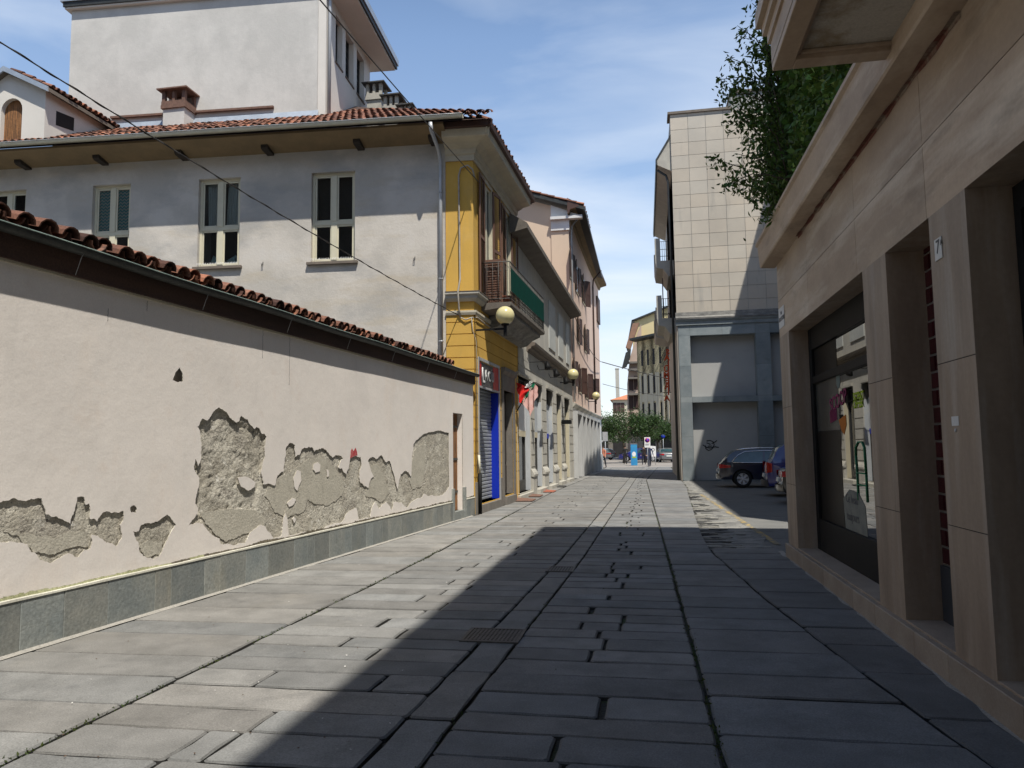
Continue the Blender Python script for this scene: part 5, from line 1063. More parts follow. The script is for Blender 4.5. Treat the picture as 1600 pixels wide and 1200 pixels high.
# plaques
def plaque(name,pts,label,cat,th=.008,m='plaque'):
    g=MB(); q=[RB.hit(*p) for p in pts]; s0,s1=q[0][0],q[2][0]; z0,z1_=q[2][1],q[0][1]
    g.fbox(RB,min(s0,s1),max(s0,s1),.001,th,min(z0,z1_),max(z0,z1_)); o=bev(obj(name,g,m),.002,1); tag(o,label,cat); return o,min(s0,s1),max(s0,s1),min(z0,z1_),max(z0,z1_)
o,a,b,c,e=plaque('street_name_sign',[(1217,484),(0,0),(1226.5,508)],'white street name plaque at the corner of the limestone building','sign')
text('lettering','VIA',.07,.001,'letter',o,RB.P(a+.16,.0095,(c+e)/2+.04),RB.u,(0,0,1)); text('lettering','SOLUTORE',.085,.001,'letter',o,RB.P(a+.03,.0095,c+.10),RB.u,(0,0,1),bold=.002)
o,a,b,c,e=plaque('house_number_plaque',[(1461,376),(0,0),(1474,402)],'white marble house number plaque beside the dark doorway','plaque')
text('lettering','7',.13,.001,'letter',o,RB.P(a+.03,.0095,c+.045),RB.u,(0,0,1),bold=.001); text('lettering','A',.05,.001,'letter',o,RB.P(a+.105,.0095,e-.06),RB.u,(0,0,1))
o,a,b,c,e=plaque('paper_notice',[(1487,651),(0,0),(1499,665)],'small torn paper notice with a keyhole plate on the limestone pillar','notice',.003)
g=MB(); g.lathe([(0.001,.004),(.012,.004),(.012,0)],RB.P((a+b)/2,.002,c-.03),RB.n,n=12); obj('keyhole_plate',g,'zinc',o)
# ------------------------------------------------------------ climbing shrub on the terrace
vn=thing('climbing_shrub','dense green climbing shrub hanging over the stone cornice','shrub',(1.95,8.5,4.7))
r_=np.random.RandomState(4)
def blob(c,s,n): return r_.normal(size=(n,3))*np.array(s)+np.array(c)
def curtain(x0,x1,y0,y1,z0,z1,n):
    return np.stack([r_.uniform(x0,x1,n),r_.uniform(y0,y1,n),r_.uniform(z0,z1,n)],1)
mass=np.concatenate([curtain(1.80,2.0,5.0,9.2,4.68,8.6,13000),curtain(1.92,2.3,9.0,11.25,4.62,8.6,9000)])
kk=np.array([noise.noise(Vector(p)*1.6) for p in mass]); mass=mass[kk>-.42]
leaves('foliage_mass',mass,.10,'vineleaf',vn,5,.45,1.25,.9,.6,clump=np.clip(1+.9*np.array([noise.noise(Vector(p)*2.3) for p in mass]),.4,1.7))
g=MB(); g.box(2.33,2.36,5.0,11.2,4.66,8.5); obj('trellis_screen',g,'darkwood',vn)
# leafy sprays reaching over the street
spr=[]; tw_g=MB()
ends=[(1108,246),(1128,292),(1150,285),(1178,305),(1200,330),(1196,345),(1135,190),(1125,150),(1118,125),(1140,90),(1152,40),(1175,5),(1165,215),(1150,240),(1185,250),(1190,190),(1172,165),(1160,120),(1190,120),(1180,80),(1195,60),(1190,30),(1175,285),(1195,270),(1205,300),(1186,225),(1195,160),(1150,165),(1165,180),(1145,130),(1200,215),(1205,180),(1205,240)]
stem=[]
for k in range(9): stem.append(Vector((1.93+.03*math.sin(k),10.9,4.7+k*.75)))
tw_g.tube(stem,.03,7,radii=[.045-.003*k for k in range(9)])
for (x,y) in ends:
    Y=rnd(9.6,11.0); T=onY(x,y,Y); z0=max(4.9,T.z-rnd(.2,1.0)); A=Vector((1.95,Y+rnd(-.2,.3),min(max(z0,4.8),10.5))); M_=(A+T)/2+Vector((0,rnd(-.1,.1),rnd(.05,.3)))
    pts=[A,A*.45+M_*.55,M_,M_*.4+T*.6,T]; tw_g.tube(pts,.008,5,radii=[.012,.010,.008,.006,.003])
    L_=(T-A).length; n=int(75*L_)+50
    for _i in range(n):
        t=rnd(.05,1.0)**.8; p=A+(T-A)*t; q=A*(1-t)**2+M_*2*t*(1-t)+T*t*t; w=.17*(1.15-t*.85); spr.append(tuple(q+Vector((random.gauss(0,w*.8),random.gauss(0,w),random.gauss(0,w*.8)-.03))))
obj('stems',tw_g,'bark',vn); leaves('leaf_sprays',spr,.088,'vineleaf',vn,6,.35,1.0,.5,.42)
# ------------------------------------------------------------ blue-grey stone and tile building across the car park
BB=Fr((1.62,35.8),(12,35.8),1)
if BB.n.y>0: BB.n=-BB.n
bb=thing('tiled_corner_building','tall beige tiled corner building on blue grey stone pillars','building',(6,37,0))
sB=lambda X:X-1.62
jsx=[.83*k for k in range(1,13)]; jzz=[7.84+.655*k for k in range(0,16)]
g=MB(); panel(g,BB,0,10.4,7.75,17.8,[],js=jsx,jz=jzz,gap=.018,gd=.012,tintf=tint(.06,.02)); obj('tiled_wall',g,'beigetile',bb)
g=MB(); g.fbox(BB,0,10.4,-9,-.018,7.7,17.79); g.fbox(BB,2.9,10.4,-9,-.02,17.8,18.6); obj('upper_core',g,mat('joint_grey',(.34,.335,.31),(.30,.30,.28)),bb)
g=MB(); g.fbox(BB,-.12,2.9,-1,.08,17.8,17.92); g.fbox(BB,2.85,10.4,-9,.06,18.6,18.72); obj('roof_edge',g,'brownstone',bb)
ho=[(sB(2.22),sB(5.2),.02,3.66,.56),(sB(2.22),sB(5.2),3.93,6.85,.56),(sB(5.86),sB(9.2),.02,3.66,.56),(sB(5.86),sB(9.2),3.93,6.85,.56)]
g=MB(); panel(g,BB,.06,10.4,0,7.35,ho,js=[sB(3.7),sB(5.2),sB(5.86),sB(2.22)],jz=[2.05,3.66,3.93,5.4,6.85],gap=.006,gd=.006,tintf=tint(.16,.02)); g.quad(BB.P(.06,-.02,0),BB.P(.06,-10,0),BB.P(.06,-10,7.35),BB.P(.06,-.02,7.35)); obj('stone_frame',g,'bluestone',bb)
g=MB(); panel(g,BB,.06,10.4,0,7.35,[(h[0],h[1],h[2],h[3],0) for h in ho],d=-.01); obj('joint_backing',g,'interior',bb)
g=MB(); g.fbox(BB,.5,10.4,-2,-.55,0,7.4); obj('wall_panels',g,'panelgrey',bb)
g=MB(); g.fprof(BB,-.05,10.4,[(-.2,7.35),(.06,7.35),(.06,7.5),(.12,7.56),(.14,7.62),(-.2,7.66)]); obj('cornice',g,'bluestone',bb)
g=MB(); g.fprof(BB,-.05,10.4,[(-.2,7.62),(.16,7.622),(.17,7.70),(.05,7.78),(.02,7.98),(-.2,8.0)]); obj('dirty_ledge',g,'dirtledge',bb)
g=MB(); G0=(BB.hit(1108,695)); ph=-.54
def gp(x,y): q=onY(x,y,36.34); return Vector((q.x,36.338,q.z))
for c_ in ([(1104,689),(1109,688),(1114,690),(1116,695),(1112,702),(1107,704),(1103,701),(1102,696)],[(1098,695),(1104,699),(1110,700),(1117,698),(1123,699)],[(1104,692),(1110,694),(1106,698),(1112,697)],[(1112,693),(1118,690),(1120,688)]): g.tube([gp(*p) for p in c_],.022,5)
obj('graffiti',g,'paint',bb)
# street side of the same block: eaves, balconies, pipe
g=MB(); x0=1.62; g.box(x0,x0+.3,35.85,48,0,15.6); obj('street_wall',g,'beigetile',bb)
g=MB(); g.prism([(x0+.0,35.9,15.0),(.95,35.9,15.35),(.93,35.9,15.6),(x0,35.9,16.7)],(0,12.5,0)); obj('eaves',g,'molding',bb)
g=MB(); g.prism([(.95,35.86,15.35),(.88,35.86,15.35),(.86,35.86,15.62),(x0,35.86,16.85),(x0,35.86,16.7),(.93,35.86,15.6)],(0,12.7,0)); obj('roof',g,'darkmetal',bb)
for i,(z,Y0,Y1) in enumerate(((10.85,37,40.5),(7.95,37,40.5),(8.35,43.8,47))):
    g=MB(); g.prism([(x0,Y0,z-(.75 if i<2 else .5)),(1.35,Y0,z-(.8 if i<2 else .5)),(1.1,Y0,z-.42),(.78,Y0,z-.35),(.72,Y0,z-.0),(x0,Y0,z+.0)],(0,Y1-Y0,0)); bc=obj('balcony',g,'molding',bb)
    g=MB(); g.box(.72,.98,Y0,Y0+.3,z,z+1.15); g.box(.72,.98,Y1-.3,Y1,z,z+1.15); obj('balcony_pier',g,'molding',bc)
    g=MB()
    for k in range(7): g.tube([(.98+k*.1,Y0+.1,z),(.98+k*.1,Y0+.1,z+1.0)],.012,5)
    for q in (.25,.6,1.0): g.tube([(.85,Y0+.1,z+q),(x0,Y0+.1,z+q)],.014,5)
    for k in range(20): g.tube([(.80,Y0+.3+k*(Y1-Y0-.6)/19,z),(.80,Y0+.3+k*(Y1-Y0-.6)/19,z+1.0)],.012,5)
    g.tube([(.80,Y0+.3,z+1),(.80,Y1-.3,z+1)],.02,5); obj('balcony_railing',g,'iron',bc)
g=MB(); g.tube([(.95,36.2,15.2),(1.35,36.2,14.9),(1.45,36.1,14.5),(1.48,36.1,0)],.06,8); obj('downpipe',g,'darkmetal',bb)
for z0 in (8.1,):
    g=MB(); g.box(1.05,1.09,37.6,38.1,z0,z0+2.0); obj('open_shutter',g,'shutterdark',bb)
# vertical shop sign, seen from behind
vs=thing('vertical_sign','vertical red letter sign reading SALUMERIA seen from behind','sign',(1.1,46,6))
for i,ch in enumerate('SALUMERIA'):
    q=onY(1042,550+i*9.0,46.0); text('letter',ch,.46,.03,'orangered',vs,(q.x+.15,46,q.z-.15),(1,0,0),(0,0,1),bold=.02,mirror=True)
g=MB(); g.tube([(1.62,46.03,8.0),(1.0,46.03,8.0)],.02,5); g.tube([(1.62,46.03,4.9),(1.1,46.03,4.9)],.02,5); obj('sign_bracket',g,'black',vs)
# high block beyond the car park (its roof throws the long shadow on the tiles)
rk=thing('courtyard_block','tall rendered block closing the far side of the car park','building',(12,22,0))
g=MB(); g.box(7.55,16,9.6,35.7,-.05,19.0); obj('wall',g,'tower_render',rk)
for z in (1.2,4.6,8,11.4,15):
    for Y in (13,17,21,25,29,33):
        g=MB(); g.box(7.50,7.56,Y,Y+1.1,z,z+1.7); obj('window',g,'shutterdark',rk)
# ------------------------------------------------------------ cars
def wheel(par,c,rad,out,name='wheel',sp=6,w=.2):
    """c hub centre on the outer face, out: unit vector outwards"""
    out=Vector(out); g=MB(); g.lathe([(rad*.64,-w),(rad*.93,-w),(rad,-w*.8),(rad,-w*.2),(rad*.93,0),(rad*.66,.0),(rad*.64,-.02)],c,out,n=28); wh=obj(name,g,'tyre',par)
    g=MB(); g.lathe([(rad*.66,-.01),(rad*.62,-.0),(rad*.60,-.03),(rad*.58,-.10),(.0,-.10)],c,out,n=28); u=out.orthogonal().normalized(); v=out.cross(u)
    for k in range(sp):
        a=2*PI*k/sp; d1=u*math.cos(a)+v*math.sin(a); t=d1.cross(out)
        p=lambda r_,s_,o_: Vector(c)+d1*r_+t*s_+out*o_
        g.hexa([p(.03,-.028,-.045),p(.03,.028,-.045),p(rad*.6,.055,-.03),p(rad*.6,-.055,-.03),p(.03,-.028,-.015),p(.03,.028,-.015),p(rad*.6,.055,-.008),p(rad*.6,-.055,-.008)])
    g.lathe([(.06,-.05),(.06,-.01),(.04,.0),(.001,.0)],c,out,n=14); obj('rim',g,'rim',wh); return wh
def car(label,loc,rot,body,kind='estate',group='cars parked in the car park',Ls=4.75,chrome=False):
    """x: rear(0) to front(L); built locally then turned and placed"""
    L_=Ls; hw=.90; M=Matrix.Translation(Vector(loc))@Matrix.Rotation(rot,4,'Z'); 
    if kind=='estate': top=[(0,.62),(.03,.90),(.10,.97),(.42,1.28),(.62,1.40),(1.3,1.46),(2.1,1.46),(2.7,1.42),(3.35,1.10),(3.6,.98),(4.3,.87),(4.62,.74),(4.75,.52)]; belt=.93
    elif kind=='mpv': top=[(0,.60),(.02,.95),(.14,1.10),(.34,1.48),(.55,1.60),(1.3,1.64),(2.0,1.60),(2.6,1.50),(3.3,1.12),(3.8,.98),(4.1,.80),(4.2,.55)]; belt=1.0; L_=4.2
    else: top=[(0,.60),(.02,.88),(.10,.95),(.65,1.03),(1.15,1.34),(1.6,1.44),(2.3,1.45),(2.9,1.36),(3.5,1.02),(4.2,.88),(4.5,.74),(4.6,.5)]; belt=.92; L_=4.6
    sc=1
    f_top=lerp(top); r=.335; wx=(.85,L_-.88)
    def W_(x,z):
        e=min(x,L_-x); k=1-.22*max(0,1-e/.5)**2.2; tb=1 if z<belt else 1-.24*((z-belt)/.55)**1.15; lo=1-.05*max(0,(.45-z)/.3)
        return hw*k*tb*lo
    bot=[(0.02,.30)]; 
    def arch(cx): return [(cx-(r+.055)*math.cos(t),.32+(r+.055)*math.sin(t)) for t in [PI*k/12 for k in range(13)]]
    outl=[(.04,.32)]+arch(wx[0])+arch(wx[1])+[(L_-.05,.28)]
    tp=[]; n=44
    xs_=sorted(set([round(L_*i/n,4) for i in range(n+1)]+[p[0] for p in top])); tp=[(x,f_top(x)) for x in xs_]
    poly=outl+tp[::-1]
    pts2=[Vector(p) for p in poly]; ed=[(i,(i+1)%len(poly)) for i in range(len(poly))]
    for i in range(1,48):
        for k in range(1,15):
            p=(L_*i/48+.003,.25+k*.09)
            if inpoly(p,poly) and min((Vector(p)-q).length for q in pts2[:len(poly)])>.05: pts2.append(Vector(p))
    rv,re_,rf,_,_,_=delaunay_2d_cdt(pts2,ed,[list(range(len(poly)))],1,1e-5)
    root=thing('parked_car',label,'car',tuple(loc),group)
    T_=lambda x,y,z: M@Vector((x-0,y,z))
    g=MB()
    for sgn in (1,-1):
        vs_=[T_(v[0],sgn*W_(v[0],v[1]),v[1]) for v in rv]; g.add(vs_,[tuple(f) if sgn>0 else tuple(f)[::-1] for f in rf],(1,1,1),True)
    k=8; vs_=[]
    for x,z in tp:
        w=W_(x,z)
        for j in range(k+1): t=-1+2*j/k; vs_.append(T_(x-(.03*(1-t*t) if x<.3 else 0)+(.05*(1-t*t) if x>L_-.3 else 0),w*t,z+.045*(1-t*t)*(1 if x>.3 else x/.3)))
    g.add(vs_,[(i*(k+1)+j,(i+1)*(k+1)+j,(i+1)*(k+1)+j+1,i*(k+1)+j+1) for i in range(len(tp)-1) for j in range(k)],(1,1,1),True)
    # rear and front lower faces
    for x,z,zz,sg in ((.0,.62,.30,-1),(L_,.52,.28,1)):
        vs_=[]
        for q in range(5):
            zq=zz+(z-zz)*q/4; xx=x+(.04 if sg<0 else -.05)*(1-q/4)
            for j in range(k+1): t=-1+2*j/k; vs_.append(T_(xx+sg*.05*(1-t*t)*.8+sg*.03*math.sin(PI*q/4),W_(max(min(x,L_),0),zq)*t,zq))
        g.add(vs_,[(i*(k+1)+j,i*(k+1)+j+1,(i+1)*(k+1)+j+1,(i+1)*(k+1)+j) for i in range(4) for j in range(k)],(1,1,1),True)
    bd=obj('body',g,body,root)
    g=MB(); vs_=[T_(x,y,.30) for x,y in ((.1,-.75),(L_-.1,-.75),(L_-.1,.75),(.1,.75))]; g.quad(*vs_); vs2=[T_(x,y,.9) for x,y in ((.1,-.72),(L_-.1,-.72),(L_-.1,.72),(.1,.72))]
    for i in range(4): g.quad(vs_[i],vs_[(i+1)%4],vs2[(i+1)%4],vs2[i])
    obj('underbody',g,'black',root)
    # side windows
    if kind=='estate': wn=[[(.50,.99),(.72,1.22),(.98,1.35),(1.62,1.375),(1.60,.955)],[(1.70,.955),(1.70,1.375),(2.30,1.36),(2.42,.94)],[(2.50,.94),(2.38,1.355),(2.62,1.33),(3.12,1.02),(3.15,.95)]]
    elif kind=='mpv': wn=[[(.55,1.05),(.62,1.42),(1.2,1.52),(1.25,1.03)],[(1.35,1.03),(1.32,1.52),(2.05,1.49),(2.15,1.02)],[(2.25,1.02),(2.15,1.48),(2.5,1.43),(3.05,1.08)]]
    else: wn=[[(.95,1.0),(1.3,1.30),(1.75,1.36),(1.8,.96)],[(1.9,.96),(1.86,1.365),(2.4,1.36),(2.5,.94)],[(2.6,.94),(2.5,1.355),(2.85,1.28),(3.25,.98)]]
    for sgn in (1,-1):
        for q in wn:
            g=MB(); fine=[]
            for i in range(len(q)):
                a_,b_=Vector(q[i]),Vector(q[(i+1)%len(q)])
                for t in range(4): fine.append(a_+(b_-a_)*t/4)
            cxx=sum((p for p in fine),Vector((0,0)))/len(fine); vs_=[T_(p.x,sgn*(W_(p.x,p.y)+.006),p.y) for p in fine]+[T_(cxx.x,sgn*(W_(cxx.x,cxx.y)+.006),cxx.y)]; m_=len(fine)
            g.add(vs_,[(i,(i+1)%m_,m_) for i in range(m_)],(1,1,1),True); obj('side_window',g,'glasscar',root)
        if chrome:
            g=MB(); line=[(.50,.975),(.46,.985),(.70,1.24),(.97,1.375),(1.65,1.40),(2.35,1.385),(2.65,1.35)]; g.tube([T_(x,sgn*(W_(x,z)+.008),z) for x,z in line],.017,5); g.tube([T_(x,sgn*(W_(x,.95)+.008),.97-.012*x) for x in (.5,1,1.5,2,2.5,3,3.2)],.016,5); obj('window_trim',g,'chrome',root)
            g=MB(); g.tube([T_(x,sgn*(W_(x,z)-.06),z+.03) for x,z in ((.7,1.41),(1.0,1.45),(1.5,1.475),(2.1,1.47),(2.6,1.42))],.02,5); obj('roof_rail',g,'chrome',root)
        g=MB(); x_,z_=1.95,.86; g.tube([T_(x_,sgn*(W_(x_,z_)+.0),z_),T_(x_+.03,sgn*(W_(x_,z_)+.03),z_),T_(x_+.2,sgn*(W_(x_,z_)+.03),z_),T_(x_+.22,sgn*W_(x_,z_),z_)],.012,6); obj('door_handle',g,'chrome' if chrome else body,root)
        # tail lamp wraps the corner
        g=MB(); zt_=(.74,.90) if kind!='mpv' else (.74,1.08); n_=8; vs_=[]
        x1_=.42 if kind!='mpv' else .16
        for i in range(n_+1):
            x=.0+(x1_)*i/n_
            for q in (0,1): z=zt_[q]-(.05*i/n_ if q else -.03*i/n_); vs_.append(T_(x-.012,sgn*(W_(x,z)+.010),z))
        for i in range(3):
            pass
        g.add(vs_,[(2*i,2*i+2,2*i+3,2*i+1) for i in range(n_)],(1,1,1),True)
        w0=W_(0,.8); iw=.10 if kind=='mpv' else .24; g.add([T_(-.03,sgn*(w0+.008),zt_[0]),T_(-.05,sgn*(w0-iw),zt_[0]+.02),T_(-.035,sgn*(w0-iw),zt_[1]-.02),T_(-.015,sgn*(w0+.008),zt_[1])],[(0,1,2,3)]); obj('tail_light',g,'taillight',root)
        for cx in wx: wheel(root,T_(cx,sgn*(hw-.015),r),r,(M.to_3x3()@Vector((0,sgn,0))))
    # rear window, plate, bumper
    g=MB(); ra=(top[2][0],top[2][1]); rb_=(top[4][0],top[4][1]) if kind!='saloon' else (1.15,1.34); ra=ra if kind!='saloon' else (.65,1.03); vs_=[]
    for q in range(5):
        t=.06+.86*q/4; x=ra[0]+(rb_[0]-ra[0])*t; z=f_top(x)
        for j in range(7): tt=-1+2*j/6; w=W_(x,z)-.09; vs_.append(T_(x-.03*(1-tt*tt)-.006,w*tt,z+.045*(1-tt*tt)*min(1,x/.3)+.008))
    g.add(vs_,[(i*7+j,i*7+j+1,(i+1)*7+j+1,(i+1)*7+j) for i in range(4) for j in range(6)],(1,1,1),True); obj('rear_window',g,'glasscar',root)
    g=MB(); 
    for z0,z1_ in ((.33,.52),): 
        vs_=[]
        for q in range(3):
            z=z0+(z1_-z0)*q/2
            for j in range(9): t=-1+2*j/8; vs_.append(T_(-.07-.05*(1-t*t)-.015*math.sin(PI*q/2)+.10*abs(t)**6,(W_(.0,z)+.012)*t,z))
        g.add(vs_,[(i*9+j,i*9+j+1,(i+1)*9+j+1,(i+1)*9+j) for i in range(2) for j in range(8)],(1,1,1),True)
    obj('rear_bumper',g,'bumper' if kind=='mpv' else body,root)
    g=MB(); P=lambda y,z: T_(-.135 if z<.6 else -.13,y,z); g.hexa([T_(-.085,-.26,.60),T_(-.085,.26,.60),T_(-.02,.26,.60),T_(-.02,-.26,.60),T_(-.062,-.26,.71),T_(-.062,.26,.71),T_(-.0,.26,.71),T_(-.0,-.26,.71)]); obj('number_plate',g,'plate',root)
    g=MB()
    for sgn in (1,-1): g.hexa([T_(3.0,sgn*.86,.93),T_(3.14,sgn*.86,.93),T_(3.12,sgn*1.04,.95),T_(3.0,sgn*1.04,.95),T_(3.0,sgn*.86,1.0),T_(3.12,sgn*.86,1.0),T_(3.10,sgn*1.04,1.06),T_(3.0,sgn*1.04,1.06)])
    bev(obj('mirrors',g,body,root),.02,2)
    return root
q=onG(1168,762); car('dark navy estate car with chrome window trim parked under the graffiti',(2.82,q.y+.90,0),R(-3),'carnavy','estate',chrome=True)
q=onG(1215,778); car('bright blue people carrier with tall tail light beside the limestone corner',(3.78,q.y+1.3,0),R(-4),'carblue','mpv')
car('black car almost hidden behind the limestone corner',(3.66,20.9+.9,0),R(-4),'carblack','saloon')
far='cars around the square'
q=onG(1041,722); car('silver saloon car seen from behind under the far arch',(2.3,77.5,0),R(96),'carsilver','saloon',far)
car('dark blue car partly hidden behind the poster column',(1.6,84,0),R(178),'carblue','saloon',far)
car('pale grey estate parked beyond the trees',(-4.2,96,0),R(150),'carsilver','estate',far)
car('dark car at the left behind the trees',(-7.5,92,0),R(170),'carblack','mpv',far)
car('white car behind the parasol',(-6.8,84,0),R(180),'carwhite','saloon',far)
# ------------------------------------------------------------ square: column, signs, parasol, people, trees
kc=onG(991,726.5); Yk=66.0
def at(x,y,Y): return onY(x,y,Y)
b0=at(991,725,Yk); top=at(991,694,Yk).z; kd=thing('poster_column','blue square poster column with a painted picture on the square','column',(b0.x,Yk,0))
hw_=.28; g=MB(); g.box(b0.x-hw_,b0.x+hw_,Yk,Yk+.45,0,top-.0); obj('column_body',g,mat('poster_blue',(.03,.20,.45),(.05,.33,.55),scale=1.2,stretch=(1,1,1),fine=.05),kd)
g=MB(); g.box(b0.x-hw_-.02,b0.x+hw_+.02,Yk-.02,Yk+.47,top,top+.04); obj('column_cap',g,'zinc',kd)
g=MB(); zc=top*.45; g.prism([(b0.x+.17*math.cos(t),Yk-.006,zc+.15+.22*math.sin(t)) for t in [2*PI*k/12 for k in range(12)]],(0,.005,0)); obj('poster_figure',g,'white',kd)
g=MB(); g.prism([(b0.x-.2,Yk-.006,zc-.2),(b0.x+.18,Yk-.006,zc-.18),(b0.x+.2,Yk-.006,zc-.08),(b0.x-.12,Yk-.006,zc-.05)],(0,.005,0)); obj('poster_patch',g,'lime',kd)
Ys=60.0; p0=at(1011.5,691,Ys); sn=thing('no_parking_sign','white no parking sign with blue and red disc on a pole','sign',(p0.x,Ys,0))
g=MB(); g.tube([(p0.x,Ys+.04,0),(p0.x,Ys+.04,p0.z+.4)],.03,8); obj('pole',g,'zinc',sn)
g=MB(); g.box(p0.x-.23,p0.x+.23,Ys,Ys+.02,p0.z-.42,p0.z+.40); obj('sign_board',g,'white',sn)
g=MB(); g.lathe([(.19,0),(.19,.004),(.001,.004)],(p0.x,Ys,p0.z+.16),(0,-1,0),n=24); obj('red_disc',g,'red',sn); g=MB(); g.lathe([(.155,0),(.155,.007),(.001,.007)],(p0.x,Ys,p0.z+.16),(0,-1,0),n=24); obj('blue_disc',g,'blue',sn)
g=MB(); g.prism([(p0.x-.13,Ys-.009,p0.z+.27),(p0.x-.10,Ys-.009,p0.z+.30),(p0.x+.13,Ys-.009,p0.z+.05),(p0.x+.10,Ys-.009,p0.z+.02)],(0,.001,0)); obj('red_bar',g,'red',sn)
g=MB(); g.box(p0.x-.17,p0.x+.17,Ys-.003,Ys,p0.z-.16,p0.z-.12); g.box(p0.x-.17,p0.x+.10,Ys-.003,Ys,p0.z-.24,p0.z-.20); obj('sign_text_lines',g,'letter',sn)
p1=at(1036,682,80); sn2=thing('round_no_parking_sign','small round no parking sign on a thin pole in the portico shade','sign',(p1.x,80,0)); g=MB(); g.tube([(p1.x,80.03,0),(p1.x,80.03,p1.z)],.025,6); obj('pole',g,'zinc',sn2); g=MB(); g.lathe([(.2,0),(.2,.01),(.001,.01)],(p1.x,80,p1.z),(0,-1,0),n=20); obj('disc',g,'blue',sn2)
p2=at(945.5,682,62); dsn=thing('direction_sign','grey back of a traffic sign board on a pole by the pink building','sign',(p2.x,62,0)); g=MB(); g.tube([(p2.x,62,0),(p2.x,62,p2.z+.3)],.035,8); obj('pole',g,'zinc',dsn); g=MB(); g.box(p2.x-.22,p2.x+.22,61.95,61.97,p2.z-.38,p2.z+.38); obj('sign_board',g,'zinc',dsn)
um=thing('market_parasol','white market parasol beyond the pink building','parasol',(-6.2,80,0)); g=MB(); g.tube([(-6.2,80,0),(-6.2,80,3.0)],.03,8); obj('pole',g,'zinc',um); g=MB(); g.lathe([(.001,2.95),(.7,2.75),(1.7,2.35),(1.7,2.15),(1.68,2.15)],(-6.2,80,0),n=8); obj('canopy',g,'white',um)
# far lower items: stall goods
g=MB(); g.box(-6.6,-5.7,80.5,81.2,0,.9); o=obj('market_table',g,'red'); tag(o,'red covered stall table under the white parasol','table')
def person(label,loc,rot,pose,shirt,trous,hair=(.03,.02,.015),h=1.72,bag=None):
    root=thing('person',label,'person',tuple(loc)); k=h/1.72; st=pose
    J=[(0,0,.95),(0,0,1.12),(0,0,1.35),(0,0,1.48),(0,.02,1.56),(0,.02,1.66),
       (.10,0,.92),(.11,st*.20,.50),(.11,st*.24-.10*abs(st),.07),(.11,st*.24+.06,.03),
       (-.10,0,.92),(-.11,-st*.14,.50),(-.11,-st*.42,.09),(-.11,-st*.42+.12,.04),
       (.19,0,1.42),(.24,-st*.10,1.14),(.25,-st*.04+.08,.90),(.255,-st*.02+.11,.82),
       (-.19,0,1.42),(-.24,st*.10,1.14),(-.25,st*.16+.08,.90),(-.255,st*.2+.11,.82)]
    E=[(0,1),(1,2),(2,3),(3,4),(4,5),(0,6),(6,7),(7,8),(8,9),(0,10),(10,11),(11,12),(12,13),(2,14),(14,15),(15,16),(16,17),(2,18),(18,19),(19,20),(20,21)]
    Rr=[.15,.135,.155,.06,.085,.09,.095,.06,.042,.035,.095,.06,.042,.035,.062,.045,.034,.03,.062,.045,.034,.03]
    me=bpy.data.meshes.new('body'); me.from_pydata([Vector(j)*k for j in J],E,[]); o=bpy.data.objects.new('body',me); C.objects.link(o); sm=o.modifiers.new('s','SKIN'); sk=me.skin_vertices[0].data
    for i,r_ in enumerate(Rr): sk[i].radius=(r_*k,r_*k*(.72 if i<3 else 1)); sk[i].use_root=(i==0)
    ss=o.modifiers.new('b','SUBSURF'); ss.levels=2; ss.render_levels=2
    dg=bpy.context.evaluated_depsgraph_get(); m2_=bpy.data.meshes.new_from_object(o.evaluated_get(dg)); bpy.data.objects.remove(o)
    M=Matrix.Translation(Vector(loc))@Matrix.Rotation(rot,4,'Z'); 
    mats=[mat('skin_tone',(.45,.28,.20),(.4,.25,.18),fine=.02),mat('shirt_cloth',shirt,[c*.85 for c in shirt],fine=.05),mat('trouser_cloth',trous,[c*.85 for c in trous],fine=.05),MT['black']]
    for m_ in mats: m2_.materials.append(m_)
    for p in m2_.polygons:
        z=p.center.z/k; ar=abs(p.center.x)/k>.2; p.use_smooth=True
        p.material_index=3 if z<.07 else (0 if (z>1.50 or (ar and z<.92 and z>.75)) else (1 if (z>.93 or ar) else 2))
    m2_.transform(M); bd=link(bpy.data.objects.new('body',m2_),root)
    g=MB(); g.lathe([(.001,.105),(.06,.09),(.098,.03),(.098,-.02),(.08,-.05)],M@(Vector((0,-.005,1.655))*k),n=14); obj('hair',g,mat('hair_colour',hair,hair),root)
    return root,M
r_,M=person('person in dark blue walking past the sign pole',(at(1015.5,729,62).x,62,0),R(200),.6,(.03,.04,.08),(.03,.035,.06))
person('person in a salmon top walking beside the pink building',(at(943,731,58.5).x,58.5,0),R(160),.7,(.55,.22,.14),(.03,.03,.035),h=1.68)
person('person in black standing under the middle tree',(at(977,716,70).x,70,0),R(10),.1,(.02,.02,.02),(.02,.02,.022))
person('person in dark clothes beside the sign near the trees',(at(1006,720,68).x,68,0),R(170),.4,(.03,.02,.02),(.02,.02,.03),h=1.65)
